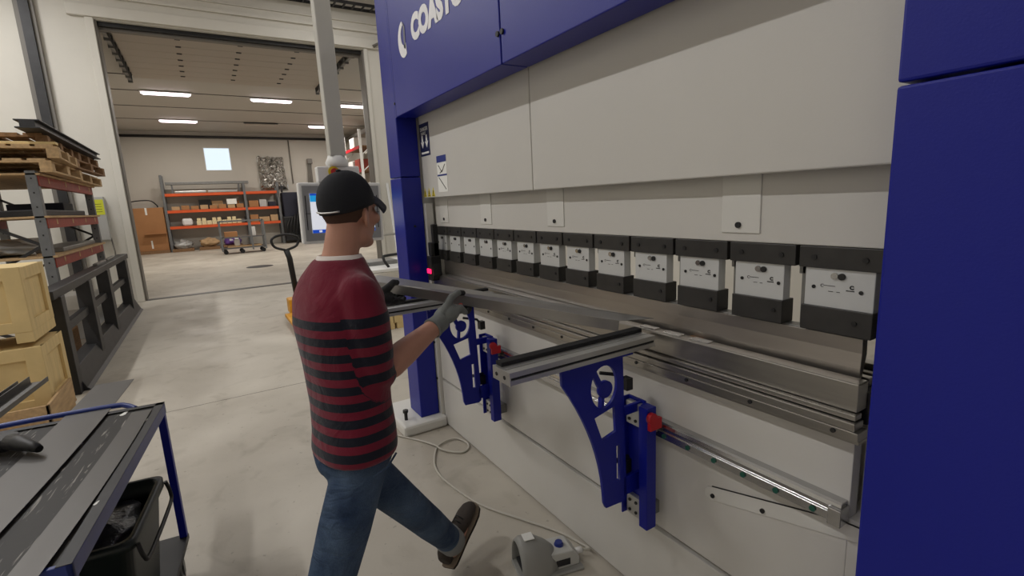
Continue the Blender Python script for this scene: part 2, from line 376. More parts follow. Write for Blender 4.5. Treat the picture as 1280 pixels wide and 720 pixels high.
# back room lights
def tube_light(x,y,z,lit,label,power,L_=1.25,group='ceiling tube lights of the back room',rz=0):
    t=thing('ceiling_light',label,'ceiling light',(x,y,z),rz,group)
    L(B('housing','whitep' if lit else 'dsteel',t,(-.09,.09,-L_/2-.03,L_/2+.03,-.03,0.),bevel=.01))
    bm=bmesh.new(); tube(bm,[(0,-L_/2,-.045),(0,-L_/2+.06,-.06),(0,L_/2-.06,-.06),(0,L_/2,-.045)],[.025,.05,.05,.025],10)
    L(obj('diffuser',bm,'lamp' if lit else 'lampoff',t))
    if power:
        ld=bpy.data.lights.new('tube_lamp','AREA'); ld.shape='RECTANGLE'; ld.size=.14; ld.size_y=L_; ld.energy=power; ld.color=(1,.94,.86) if x<-12 else (1,.985,.965)
        lo=bpy.data.objects.new('tube_lamp',ld); COL.objects.link(lo); lo.parent=t; lo.location=(0,0,-.125)
    return t
for x,y,lit,lab in ((-18.7,-.5,1,'brightest tube light, front left in the back room ceiling'),(-18.9,2.42,1,'tube light in the middle of the front row in the back room'),(-19.1,5.3,1,'front row tube light seen just right of the grey pole'),
    (-23.9,-.38,1,'rear row tube light on the left in the back room'),(-24.0,2.55,0,'unlit dark tube fixture in the rear row of the back room'),(-24.2,5.1,1,'rear row tube light partly behind the grey pole')):
    tube_light(x,y,5.28,lit,lab,135 if lit else 0)
for x,y in ((-14.6,0.5),(-14.6,5.2)): pass
# hall lights (above the frame)
for i,(x,y) in enumerate(((-9.5,-2.8),(-6.5,-2.8),(-3.5,-2.8),(-.5,-2.8),(2.3,-2.8),(-9.5,2.6),(-5.9,2.9),(-2.2,3.6),(1.5,3.6))):
    tube_light(x,y,5.8 if y<0 else 6.1,1,'bright tube light hung under the hall ceiling out of the picture',(118 if x<-3 else 38) if y<0 else 55,1.5,'tube lights of the machine hall',PI/2)
    B('suspension_wire','galv',S.objects[-1] if False else [o for o in COL.objects if o.name.startswith('ceiling_light')][-1],(x-.5,x-.495,y-.003,y+.003,5.8 if y<0 else 6.1,HZ),(x+.5,x+.505,y-.003,y+.003,5.8 if y<0 else 6.1,HZ))

# ------------------------------------------------------------------ press brake
YF=1.13; XL=-3.2; XR=-.441
pb=thing('press_brake','large blue and white sheet metal press brake filling the right half','machine',(-1.8,1.7,0))
# left column
B('column','blue',pb,(-3.42,XL,YF,1.27,.08,1.775),bevel=.006)
B('column','blue',pb,(-3.42,XL,YF,1.27,1.779,2.98),bevel=.006)
# right column: two stacked cover panels
B('column','blue',pb,(XR,.55,YF,1.27,.0,1.772),bevel=.006)
B('column','blue',pb,(XR,.55,YF,1.27,1.778,2.98),bevel=.006)
# header
h=B('header_panel','blue',pb,(-3.17,-1.85,YF-.004,1.26,2.15,2.98),bevel=.004)
B('header_panel','blue',pb,(-1.842,XR-.005,YF-.004,1.26,2.15,2.98),bevel=.004)
B('header_trim','blue',pb,(-3.195,-3.175,YF-.002,1.2,2.15,2.98))
B('machine_roof','blue',pb,(-3.42,.55,YF,2.6,2.982,3.0))
for x,z in ((-1.862,2.27),(-1.826,2.27)):
    bm=bmesh.new(); cyl(bm,(x,YF-.012,z),(x,YF,z),.011); obj('panel_lock',bm,'black',pb)
bm=bmesh.new(); cyl(bm,(-3.185,YF-.006,2.235),(-3.185,YF,2.235),.008); obj('panel_lock',bm,'black',pb)
bm=bmesh.new(); cyl(bm,(-3.20,1.2,1.45),(-3.192,1.2,1.45),.008); obj('panel_lock',bm,'black',pb)
# lettering on the header
text('lettering','COASTONE','logo',h,(-2.80,YF-.005,2.505),.170,ROTF,.0015,.95,.011)
def crescent(bm, c, ro, ri, off, a0, a1, y0, y1, mi=0, n=24, sq=1.):
    o=[(c[0]+ro*sq*math.cos(a0+(a1-a0)*i/n), c[1]+ro*math.sin(a0+(a1-a0)*i/n)) for i in range(n+1)]
    inn=[(c[0]+off[0]+ri*sq*math.cos(a0+(a1-a0)*i/n), c[1]+off[1]+ri*math.sin(a0+(a1-a0)*i/n)) for i in range(n+1)]
    for i in range(n):
        prism(bm,[o[i],o[i+1],inn[i+1],inn[i]],'y',y0,y1,mi)
bm=bmesh.new(); crescent(bm,(-2.935,2.55),.10,.055,(.012,.02),math.radians(95),math.radians(300),YF-.0065,YF-.0045,sq=.85)
obj('emblem',bm,'logo',h)
bm=bmesh.new(); prism(bm,[(-2.93,2.50),(-2.905,2.49),(-2.90,2.61),(-2.925,2.64)],'y',YF-.0065,YF-.0045); obj('emblem',bm,'logog',h)
# white machine frames behind the columns
B('side_frame','white',pb,(-3.42,-3.22,1.27,2.5,0,2.95),(-3.22,-3.17,1.275,1.33,.03,1.6),bevel=.004)
B('side_frame','white',pb,(-.36,.5,1.272,2.5,0,2.95),bevel=.004)
for z in (.35,.62,1.0):
    bm=bmesh.new(); cyl(bm,(-3.195,1.27,z),(-3.195,1.277,z),.009); obj('frame_screw',bm,'black',pb)
o=B('base_plate','white2',pb,(-3.62,-3.12,.97,1.30,0,.08),bevel=.02)
bm=bmesh.new(); cyl(bm,(-3.24,1.03,.08),(-3.24,1.03,.15),.012); cyl(bm,(-3.24,1.03,.135),(-3.24,1.03,.155),.02,6); obj('levelling_bolt',bm,'black',o)
# upper covers
c1=B('ram_cover','white',pb,(-3.19,-1.885,1.282,1.31,1.635,2.9),bevel=.004)
c2=B('ram_cover','white',pb,(-1.88,-.445,1.282,1.31,1.635,2.9),bevel=.004)
B('ram_beam','white',pb,(-3.17,-.47,1.345,1.45,1.442,2.2),bevel=.003)
# small access plates on the ram beam
for x in (-3.02,-2.45,-1.80,-.89):
    wd=.062
    o=B('access_plate','white2',pb,(x-wd,x+wd,1.341,1.346,1.468,1.64),bevel=.002)
    bm=bmesh.new(); cyl(bm,(x-.005,1.336,1.492),(x-.005,1.342,1.492),.009); obj('plate_screw',bm,'black',o)
# stickers on the left cover
o=B('warning_sticker','navy',c1,(-3.19,-3.03,1.2805,1.282,1.905,2.11))
bm=bmesh.new()
for x in (-3.145,-3.075):
    bbox(bm,x-.012,x+.012,1.279,1.2805,1.99,2.035); prism(bm,[(x-.026,1.995),(x,1.955),(x+.026,1.995)],'y',1.279,1.2805)
bbox(bm,-3.17,-3.05,1.279,1.2805,1.918,1.93)
obj('pictogram',bm,'paper',o)
text('lettering','DANGER','paper',o,(-3.172,1.2795,2.062),.034,ROTF,.0005,.9)
text('lettering','HANDS','paper',o,(-3.160,1.2795,2.038),.026,ROTF,.0005,.9)
o=B('instruction_sticker','paper',c1,(-2.94,-2.80,1.2805,1.282,1.665,1.885))
B('sticker_band','stblue',o,(-2.94,-2.80,1.2795,1.2805,1.845,1.885),(-2.94,-2.80,1.2795,1.2805,1.762,1.772))
bm=bmesh.new()
bar(bm,(-2.92,1.28,1.755),(-2.82,1.28,1.68),.003,.004); bar(bm,(-2.92,1.28,1.83),(-2.87,1.28,1.785),.003,.004); bar(bm,(-2.87,1.28,1.785),(-2.82,1.28,1.83),.003,.004); bar(bm,(-2.9,1.28,1.78),(-2.85,1.28,1.80),.003,.004)
obj('pictogram',bm,'ink',o)
for x in (-3.17,-3.10,-3.03):
    bm=bmesh.new(); prism(bm,[(x-.026,1.642),(x+.026,1.642),(x,1.70)],'y',1.2805,1.282); o=obj('hazard_triangle',bm,'styel',c1)
    B('hazard_mark','ink',o,(x-.004,x+.004,1.2797,1.2805,1.655,1.68),(x-.014,x+.014,1.2797,1.2805,1.646,1.651))
# clamp row, tool adapters
for k in range(13):
    x=-.6155-k*.207
    c=B('upper_clamp','dark',pb,(x-.0985,x+.0985,1.343,1.44,1.384,1.441),bevel=.002)
    for dx in (-.06,.06):
        bm=bmesh.new(); cyl(bm,(x+dx,1.3395,1.412),(x+dx,1.3435,1.412),.007,12); obj('clamp_screw',bm,'black',c)
    a=B('tool_adapter','adapter',pb,(x-.083,x+(.081 if k==0 else .066),1.350,1.385,1.27,1.39),bevel=.0015)
    bm=bmesh.new(); cyl(bm,(x-.010,1.3455,1.366),(x-.010,1.3505,1.366),.0085); obj('adapter_bolt',bm,'chrome',a)
    bm=bmesh.new(); cyl(bm,(x+.007,1.345,1.3655),(x+.007,1.3505,1.3655),.0085); obj('adapter_bolt',bm,'black',a)
    for dx in (-.060,.052):
        bm=bmesh.new(); cyl(bm,(x+dx,1.348,1.330+(.003 if dx<0 else 0)),(x+dx,1.3505,1.330+(.003 if dx<0 else 0)),.005,12); obj('adapter_hole',bm,'black',a)
    if k<9:
        B('marking','ink',a,(x-.036,x-.008,1.3493,1.3502,1.3385,1.340))
        text('marking','C','ink',a,(x-.044,1.3493,1.3345),.012,ROTF,.0003,1.)
        text('marking','C','ink',a,(x+.026,1.3493,1.336),.013,ROTF,.0004,1.,.0008)
        B('marking','ink',a,(x+.018,x+.037,1.3493,1.3502,1.330,1.3325)); B('marking','ink',a,(x-.024,x-.012,1.3493,1.3502,1.324,1.3255)); B('marking','ink',a,(x-.004,x+.004,1.3493,1.3502,1.324,1.3255))
    lc=B('lower_clamp','dark',pb,(x-.087,x+(.084 if k==0 else .069),1.342,1.40,1.216,1.283),bevel=.002)
    bm=bmesh.new(); cyl(bm,(x+.045,1.3385,1.252),(x+.045,1.3425,1.252),.006,12); obj('clamp_screw',bm,'black',lc)
    if k<12:
        B('spacer_post','galv',pb,(x-.104,x-.094,1.372,1.39,1.215,1.386),(x-.112,x-.094,1.372,1.39,1.36,1.386),bevel=.002)
B('tool_rail','galv',pb,(-3.12,-.55,1.362,1.40,1.206,1.2155),bevel=.002)
# press brake bed
B('bed_panel','white',pb,(-3.165,-.53,1.30,1.34,.357,.99),(-.53,-.44,1.30,1.34,.357,.752),bevel=.002)
B('bed_panel','white',pb,(-3.165,-.44,1.30,1.34,.012,.337),bevel=.002)
B('bed_body','white',pb,(-3.16,-.44,1.335,1.6,.0,.75),(-3.16,-.55,1.335,1.6,.75,1.0))
B('bed_body','white',pb,(-.53,-.36,1.36,1.45,.74,1.06))
t2=B('table_front','steel',pb,(-3.15,-.525,1.285,1.335,1.045,1.118),bevel=.003)
B('table_lip','steel',pb,(-3.15,-.52,1.268,1.30,1.030,1.044),(-3.15,-.515,1.255,1.30,1.008,1.028),bevel=.002)
ba=B('table_bar','steel',pb,(-3.15,-.505,1.252,1.30,.985,1.008),(-3.15,-.505,1.26,1.302,.975,.985),bevel=.002)
bm=bmesh.new()
for k in range(11): cyl(bm,(-.56-k*.22,1.248,.998),(-.56-k*.22,1.2535,.998),.006,10)
obj('bar_screw',bm,'black',ba)
B('table_top','dark',pb,(-3.15,-.52,1.335,1.56,1.0,1.085),bevel=.002)
B('lower_die','steel',pb,(-3.15,-.54,1.378,1.40,1.085,1.108),(-3.15,-.54,1.42,1.44,1.085,1.108),(-3.15,-.53,1.46,1.48,1.085,1.12),(-3.15,-.53,1.52,1.56,1.085,1.10),bevel=.002)
for k in range(12):
    x=-1.25+k*.11
    if k in (0,1,2): B('die_clamp','chrome',pb,(x,x+.07,1.30,1.33,1.117,1.122),bevel=.002)
B('die_tag','woodd',pb,(-1.06,-1.01,1.336,1.349,1.09,1.116))
# side parts near the right column
B('end_plate','greyp',pb,(-.50,-.44,1.34,1.42,1.30,1.50),bevel=.02)
B('end_plate','galv',pb,(-.525,-.505,1.36,1.43,1.20,1.44),bevel=.003)
bm=bmesh.new(); prism(bm,[(-.53,1.10),(-.45,1.10),(-.45,1.20),(-.50,1.20),(-.54,1.185),(-.52,1.15)],'y',1.40,1.46); obj('sensor_receiver',bm,'black',pb,.004)
B('inner_cover','paper',pb,(-.56,-.38,1.62,1.64,1.06,1.3))
B('back_cover','whitep',pb,(-3.2,-.36,2.1,2.12,1.9,2.9))
# laser guard at the left end
lg=thing_l=B('laser_guard','black',pb,(-3.12,-3.05,1.235,1.31,1.085,1.25),(-3.10,-3.07,1.27,1.31,1.25,1.46),(-3.12,-3.07,1.25,1.31,1.25,1.34),bevel=.006)
bm=bmesh.new(); prism(bm,[(-3.05,1.09),(-3.025,1.13),(-3.05,1.20)],'y',1.24,1.30); obj('laser_housing',bm,'black',lg)
B('indicator_light','redlamp',lg,(-3.115,-3.055,1.229,1.235,1.135,1.165))
# linear guide rail for the support arms
bm=bmesh.new(); prism(bm,[(1.30,.745),(1.262,.745),(1.262,.769),(1.268,.773),(1.268,.781),(1.264,.785),(1.268,.796),(1.274,.801),(1.30,.801)],'x',-2.30,-.535)
rl=obj('guide_rail',bm,'chrome',pb,.001)
bm=bmesh.new()
for k in range(9): cyl(bm,(-.60-k*.1,1.258,.757),(-.60-k*.1,1.2625,.757),.008,14)
obj('rail_plug',bm,'green',rl)
B('rail_end','chrome',rl,(-.56,-.528,1.25,1.30,.742,.79),bevel=.003)
# slanted slot cover at lower right
bm=bmesh.new()
pts=[(-.955,.595),(-.955,.617),(-.945,.632),(-.93,.636),(-.62,.716),(-.54,.735),(-.445,.742),(-.445,.712),(-.93,.588)]
prism(bm,pts,'y',1.297,1.3); o=obj('slot_cover',bm,'white2',pb,.001)
bm=bmesh.new()
for i in range(3,6):
    bar(bm,(pts[i][0],1.2985,pts[i][1]+.002),(pts[i+1][0],1.2985,pts[i+1][1]+.002),.003,.003)
obj('slot_seam',bm,'black',o)
bm=bmesh.new()
for x,z in ((-.925,.607),(-.755,.648)): cyl(bm,(x,1.292,z),(x,1.2975,z),.007)
obj('plate_screw',bm,'black',o)

# bending punch blade
bm=bmesh.new()
prism(bm,[(1.352,1.212),(1.378,1.205),(1.380,1.17),(1.366,1.118),(1.360,1.106),(1.352,1.110),(1.350,1.135),(1.354,1.175)],'x',-3.10,-.552)
tag(obj('bending_punch',bm,'punch',None,.001),'long bare steel bending punch held under the row of dark clamps','tool')

# ------------------------------------------------------------------ sheet support arms
def support(label):
    t=thing('support_arm',label,'support arm',(-1.175,1.25,1.12),0,'sliding sheet supports on the press brake')
    ox,oy,oz=-1.175,1.25,1.12
    def bb(*b): return (b[0]-ox,b[1]-ox,b[2]-oy,b[3]-oy,b[4]-oz,b[5]-oz)
    x0,x1=-1.222,-1.128
    bm=bmesh.new()
    y0,y1=.668,1.246
    bbox(bm,*bb(x0,x1,y0,y1,1.082,1.096)); bbox(bm,*bb(x0,x1-.006,y0,y1,1.096,1.104)); bbox(bm,*bb(x0,x1,y0,y1,1.104,1.116))
    bbox(bm,*bb(x0,x0+.058,y0,y1,1.116,1.120)); bbox(bm,*bb(x0+.064,x1,y0,y1,1.116,1.120))
    bbox(bm,*bb(x1-.0055,x1-.005,y0,y1,1.095,1.105),1)
    L(obj('beam',bm,('alu','black'),t,.001))
    e=L(B('end_cap','alu',t,bb(x0-.001,x1+.001,y0-.005,y0,1.081,1.121),bevel=.001))
    bm=bmesh.new()
    for x in (-1.20,-1.155): cyl(bm,(x-ox,y0-.0065-oy,1.10-oz),(x-ox,y0-.0045-oy,1.10-oz),.006,14)
    o=obj('cap_hole',bm,'black',e); o.matrix_parent_inverse=Matrix.Identity(4)
    L(B('brush_strip','blackr',t,bb(x0,x0+.034,y0+.006,y1,1.120,1.133),bevel=.002))
    # bracket plate with curved edge and cut-outs, in the plane x = -1.185
    outer=[(.884,1.08),(1.145,1.08),(1.158,.56),(1.158,.52),(1.142,.51),(1.060,.515),(1.052,.535)]
    n=10
    for i in range(1,n+1):      # concave front curve up to the nose
        f=i/n; y=1.050-.165*(f**1.9); z=.54+.47*f
        outer.append((y,z))
    outer.append((.884,1.045))
    cu=bpy.data.curves.new('plate','CURVE'); cu.dimensions='2D'; cu.fill_mode='BOTH'; cu.extrude=.006
    def spl(pts):
        s=cu.splines.new('POLY'); s.points.add(len(pts)-1); s.use_cyclic_u=True
        for p,q in zip(s.points,pts): p.co=(q[0],q[1],0,1)
    spl(outer)
    circ=[(1.060+.058*math.cos(2*PI*i/32),.965+.075*math.sin(2*PI*i/32)) for i in range(32)]
    spl(circ)
    spl([(1.015,.865),(1.105,.885),(1.110,.79),(1.048,.775)])
    spl([(1.112,.735),(1.128,.735),(1.128,.60),(1.112,.60)])
    tmp=bpy.data.objects.new('tmp',cu); COL.objects.link(tmp); dg=bpy.context.evaluated_depsgraph_get()
    me=bpy.data.meshes.new_from_object(tmp.evaluated_get(dg)); bpy.data.objects.remove(tmp)
    me.transform(Matrix(((0,0,1,-1.185-ox),(1,0,0,-oy),(0,1,0,-oz),(0,0,0,1)))); me.materials.clear(); me.materials.append(M['blue2'])
    br=bpy.data.objects.new('bracket',me); COL.objects.link(br); br.parent=t
    bm=bmesh.new()   # top flange + rear flange + hub with spoke inside the round hole
    bbox(bm,*bb(-1.215,-1.135,.884,1.15,1.072,1.082)); bbox(bm,*bb(-1.191,-1.179,1.145,1.236,.835,.868)); bbox(bm,*bb(-1.191,-1.179,1.145,1.236,.53,.60))
    L(obj('bracket_flange',bm,'blue2',t,.001))
    bm=bmesh.new(); cyl(bm,(-1.192-ox,1.066-oy,.955-oz),(-1.178-ox,1.066-oy,.955-oz),.030,20)
    bar(bm,(-1.185-ox,1.045-oy,.97-oz),(-1.185-ox,1.015-oy,1.03-oz),.012,.02); bar(bm,(-1.185-ox,1.052-oy,.93-oz),(-1.185-ox,1.048-oy,.89-oz),.012,.018)
    o=obj('hub',bm,'blue2',br); o.matrix_parent_inverse=Matrix.Identity(4)
    # sliding carriage: blue channel with steel bearing blocks
    L(B('carriage','blue2',t,bb(-1.250,-1.243,1.20,1.245,.405,.872),bb(-1.250,-1.165,1.236,1.245,.405,.872),bb(-1.158,-1.120,1.198,1.245,.40,.866),bb(-1.165,-1.158,1.215,1.245,.40,.866),bevel=.002))
    for z0,z1 in ((.775,.862),(.41,.49)):
        blk=L(B('bearing_block','alu',t,bb(-1.236,-1.168,1.214,1.235,z0,z1),bevel=.003))
        for x in (-1.218,-1.187):
            for z in (z0+.02,z1-.02):
                bm=bmesh.new(); cyl(bm,(x-ox,1.210-oy,z-oz),(x-ox,1.215-oy,z-oz),.006,10)
                o=obj('block_screw',bm,'black',blk); o.matrix_parent_inverse=Matrix.Identity(4)
    L(B('bearing_slider','galv',t,bb(-1.235,-1.125,1.245,1.260,.765,.81),bb(-1.235,-1.15,1.245,1.298,.42,.47),bevel=.002))
    bm=bmesh.new(); tube(bm,[(-1.20-ox,1.19-oy,.66-oz),(-1.21-ox,1.15-oy,.655-oz),(-1.205-ox,1.125-oy,.66-oz)],.009,8); bbox(bm,*bb(-1.215,-1.195,1.16,1.20,.60,.65))
    L(obj('locking_lever',bm,'black',t))
    bm=bmesh.new(); tube(bm,[(-1.22-ox,1.21-oy,.93-oz),(-1.24-ox,1.19-oy,.96-oz),(-1.27-ox,1.12-oy,.975-oz)],.007,8); bbox(bm,*bb(-1.245,-1.21,1.195,1.225,.905,.95))
    L(obj('height_knob',bm,'black',t,.002))
    bm=bmesh.new(); cyl(bm,(-1.116-ox,1.21-oy,.835-oz),(-1.100-ox,1.21-oy,.835-oz),.02,12); bbox(bm,*bb(-1.118,-1.104,1.20,1.255,.79,.83))
    L(obj('end_stop',bm,'red',t))
    return t
sa=support('silver support arm on a blue curved bracket, nearer one right of the worker')
dup(sa,(-1.175-1.105,1.25,1.12),0,'silver support arm on a blue bracket, farther one behind the worker\'s grey glove')
for o in COL.objects:
    if o.parent is None: pass

# ------------------------------------------------------------------ held sheet
T=V((-1.248,1.197,1.158)); Lp=V((-2.06,.579,1.283))
s_=(T-Lp).normalized(); n_=V((s_.y,-s_.x,0)).normalized(); u_=s_.cross(-n_).normalized()
if u_.z<0: u_=-u_
Lend=T-s_*1.10
bm=bmesh.new()
th=.002
def plate(bm,a,b,c,d,nrm,t):
    A=[bm.verts.new(p) for p in (a,b,c,d)]; Bv=[bm.verts.new(p-nrm*t) for p in (a,b,c,d)]
    bm.faces.new(A); bm.faces.new(list(reversed(Bv)))
    for i in range(4): bm.faces.new((A[i],Bv[i],Bv[(i+1)%4],A[(i+1)%4]))
back=V((-1.185,1.305,1.160))
plate(bm,Lend,T,back,Lend-n_*.12,u_,th)
plate(bm,Lend,T,T-u_*.040,Lend-u_*.040,n_,th)
plate(bm,Lend-u_*.040,T-u_*.040,T-u_*.040-n_*.016,Lend-u_*.040-n_*.016,-u_,th)
tag(obj('bent_sheet',bm,('sheet'),None,.0008),'folded grey steel sheet held by the worker above the support arms','sheet metal part')
# flat sheet lying on the table behind it
bm=bmesh.new(); bbox(bm,-3.02,-1.42,1.292,1.347,1.119,1.122)
tag(obj('flat_sheet',bm,'sheet'),'narrow flat steel blank lying on the left part of the bed','sheet metal part')

# ------------------------------------------------------------------ person
F2=V((-.25,.968,0)); R2=V((.968,.25,0)); U2=V((0,0,1))
P=thing('person','man in black cap, maroon sweater with navy stripes and jeans, striding to the press','person',(-1.58,.3,0))
def ring(c,a,b,n=28,f=F2,r=R2,up=None):
    c=V(c); out=[]
    for j in range(n):
        t=2*PI*j/n; cs,sn=math.cos(t),math.sin(t)
        e=.86
        out.append(c+r*a*(abs(cs)**e)*(1 if cs>0 else -1)+f*b*(abs(sn)**e)*(1 if sn>0 else -1))
    return out
def chain(bm,pts,n=16):
    pts=[(V(p),r) for p,r in pts]
    tube(bm,[p for p,r in pts],[r for p,r in pts],n)
    for p,r in pts: ell(bm,p,AX,(r,r,r),n,8)
def organic(name,bm,mats,parent,voxel,sm=6,fac=.5,post=None):
    bmesh.ops.recalc_face_normals(bm,faces=bm.faces)
    me=bpy.data.meshes.new(name+'_src'); bm.to_mesh(me); bm.free()
    o=bpy.data.objects.new(name+'_tmp',me); COL.objects.link(o)
    r=o.modifiers.new('r','REMESH'); r.mode='VOXEL'; r.voxel_size=voxel; r.use_smooth_shade=True
    s=o.modifiers.new('s','SMOOTH'); s.iterations=sm; s.factor=fac
    dg=bpy.context.evaluated_depsgraph_get(); m2=bpy.data.meshes.new_from_object(o.evaluated_get(dg)); bpy.data.objects.remove(o)
    m2.materials.clear()
    for m in (mats if isinstance(mats,(list,tuple)) else [mats]): m2.materials.append(M[m])
    if post: post(m2)
    for p in m2.polygons: p.use_smooth=True
    q=bpy.data.objects.new(name,m2); COL.objects.link(q); q.parent=parent
    if parent is not None: q.matrix_parent_inverse=parent.matrix_world.inverted()
    return q
shR=V((-1.487,.372,1.365)); elR=V((-1.497,.390,1.068)); wrR=V((-1.640,.668,1.160))
shL=V((-1.812,.296,1.365)); elL=V((-1.845,.34,1.10)); 
def online(dx,d):  # point on the sheet's front top edge
    return T-s_*d
H0=online(0,.625); H1=online(0,.915)
wrL=H1+n_*.16-u_*.045-s_*.02
C0=V((-1.668,.405,1.602))
# head frame (slightly bowed)
hf=V((-.56,.83,-.03)).normalized(); hr=hf.cross(U2).normalized(); hu=hr.cross(hf).normalized()
def H(f,r,u): return C0+hf*f+hr*r+hu*u
def hand(bm,Hp,wr,side,rad,extra=0.):
    # side +1: right hand, thumb above the sheet, fingers curled under its lower edge
    e=extra
    mcp=[]; 
    for i in range(4):
        so=(.034,.013,-.008,-.028)[i]*side
        uo=(-.028,-.036,-.044,-.050)[i]
        ln=(1.,1.1,1.03,.82)[i]
        k=Hp+n_*(.072-.004*i)+s_*so+u_*uo
        p1=Hp+n_*(.072-.040*ln)+s_*so*1.05+u_*(-.056)
        p2=Hp+n_*(.072-.066*ln)+s_*so*1.05+u_*(-.060)
        p3=Hp+n_*(.072-.086*ln)+s_*so*1.02+u_*(-.052)
        r=rad*(1,1.03,.98,.86)[i]
        chain(bm,[(k,r*1.12+e),(p1,r+e),(p2,r*.92+e),(p3,r*.82+e)],12); mcp.append(k)
    # palm
    pc=(mcp[1]+mcp[2])/2
    w2=wr
    for i in range(4):
        chain(bm,[(w2+s_*side*(.012-.008*i),rad*1.5+e),(w2.lerp(mcp[i],.55),rad*1.55+e),(mcp[i],rad*1.15+e)],12)
    ell(bm,w2.lerp(pc,.58)+u_*.004,((mcp[1]-w2).normalized(),s_,((mcp[1]-w2).normalized()).cross(s_).normalized()),(.060,.042+e,.031+e),16,10)
    c=w2.lerp(Hp+n_*.075,.30)-s_*side*.0+u_*.008
    chain(bm,[(c,rad*1.5+e),(Hp+n_*.078+u_*.006-s_*side*.004,rad*1.35+e),(Hp+n_*.036+u_*.018+s_*side*.002,rad*1.1+e),(Hp+n_*.002+u_*.0115+s_*side*.008,rad*.95+e)],12)
body=bmesh.new()
ell(body,H(-.010,0,.010),(hf,hr,hu),(.092,.072,.092))
ell(body,H(.028,0,-.058),(hf,hr,hu),(.064,.056,.078))
ell(body,H(.062,0,-.118),(hf,hr,hu),(.030,.032,.022))
ell(body,H(.015,0,-.095),(hf,hr,hu),(.058,.058,.045))
ell(body,H(.070,0,.012),(hf,hr,hu),(.030,.058,.022))
tube(body,[H(.082,0,.0),H(.101,0,-.035),H(.105,0,-.045)],[.008,.014,.013],10); ell(body,H(.101,0,-.045),(hf,hr,hu),(.013,.017,.011))
ell(body,H(.091,0,-.074),(hf,hr,hu),(.012,.026,.007)); ell(body,H(.090,0,-.086),(hf,hr,hu),(.011,.022,.008))
for s in (-1,1):
    ell(body,H(.060,.045*s,-.040),(hf,hr,hu),(.028,.022,.022))
    ell(body,H(.070,.030*s,-.017),(hf,hr,hu),(.0135,.017,.015))
    er=(hr*s*.5-hf*.86).normalized()
    ell(body,H(-.006,.074*s,-.040),(er,hu,hr*s),(.023,.033,.009))
    ell(body,H(-.002,.073*s,-.060),(er,hu,hr*s),(.011,.013,.008))
chain(body,[(H(-.022,0,-.05),.056),(V((-1.653,.362,1.46)),.056),(V((-1.652,.345,1.40)),.062)],20)
loft(body,[ring((-1.56,.305,.80),.12,.082),ring((-1.572,.320,.95),.125,.09),ring((-1.60,.328,1.12),.14,.1),ring((-1.625,.333,1.27),.155,.105),ring((-1.645,.338,1.35),.11,.07),ring((-1.648,.345,1.40),.05,.045)])
chain(body,[(shR-U2*.03,.042),(elR,.045),(elR.lerp(wrR,.22),.049),(elR.lerp(wrR,.45),.046),(elR.lerp(wrR,.75),.037),(wrR,.031)]); chain(body,[(shL-U2*.03,.042),(elL,.042),(elL.lerp(wrL,.3),.043),(wrL,.028)])
hand(body,H0,wrR,1,.0075); hand(body,H1,wrL,-1,.0075)
hipR=V((-1.496,.318,.80)); hipL=V((-1.630,.278,.80)); knL=V((-1.592,.500,.505)); anL=V((-1.765,.715,.165))
dl=V((-.155,.225,.150)); hl=V((-1.770,.694,.048)); dr=V((-.30,.42,-.44)).normalized(); toeR=V((-1.285,.005,.012)); hrR=toeR-dr*.262+V((0,0,.008))
knR=V((-1.405,.155,.455)); anR=V((-1.22,-.14,.155))
chain(body,[(hipL,.062),(knL,.048),(knL.lerp(anL,.35),.048),(anL,.036)]); chain(body,[(hipR,.062),(knR,.048),(knR.lerp(anR,.35),.048),(anR,.036)])
for hh_,dd_,aa_ in ((hl,dl.normalized(),anL),(hrR,dr,anR)):
    uq=(aa_-hh_); uq=(uq-dd_*uq.dot(dd_)).normalized(); chain(body,[(aa_,.034),(hh_+dd_*.05+uq*.055,.027),(hh_+dd_*.16+uq*.035,.022)])
organic('body',body,'skin',P,.0055,5)
for s in (-1,1):
    bm=bmesh.new(); ell(bm,H(.0775,.028*s,-.018),(hf,hr,hu),(.0085,.0085,.006)); obj('eye',bm,'paper',P)
    bm=bmesh.new(); ell(bm,H(.0852,.028*s,-.018),(hf,hr,hu),(.002,.005,.005)); obj('iris',bm,'ink',P)
    bm=bmesh.new(); tube(bm,[H(.094,.014*s,-.001),H(.093,.03*s,.004),H(.083,.048*s,.0)],[.003,.0042,.002],8); obj('eyebrow',bm,'hair',P)
# hair: short fade under the cap
def hairmesh():
    bm=bmesh.new(); rows=[]
    for i in range(13):
        el=math.radians(28-88*i/12)
        row=[]
        for j in range(33):
            a=math.radians(78+204*j/32)   # round the back from temple to temple (0 = face)
            q=V((math.cos(a),math.sin(a)))
            rr=1.028+.0*i
            u=.010+.092*rr*math.sin(el)
            lim=-.075+.045*abs(math.cos(math.radians(180)-a))*0
            f=-.010+.093*rr*math.cos(el)*q.x; r=.0735*rr*math.cos(el)*q.y
            row.append(bm.verts.new(H(f,r,max(u,-.098+.066*(lambda t_:t_*t_*(3-2*t_))(min(max((q.x+.75)/.75,0),1))))))
        rows.append(row)
    for i in range(12):
        for j in range(32):
            f=bm.faces.new((rows[i][j],rows[i+1][j],rows[i+1][j+1],rows[i][j+1])); f.smooth=True
    o=obj('hair',bm,'hair',P); m=o.modifiers.new('s','SOLIDIFY'); m.thickness=.004; m.offset=-1
    return o
hairmesh()
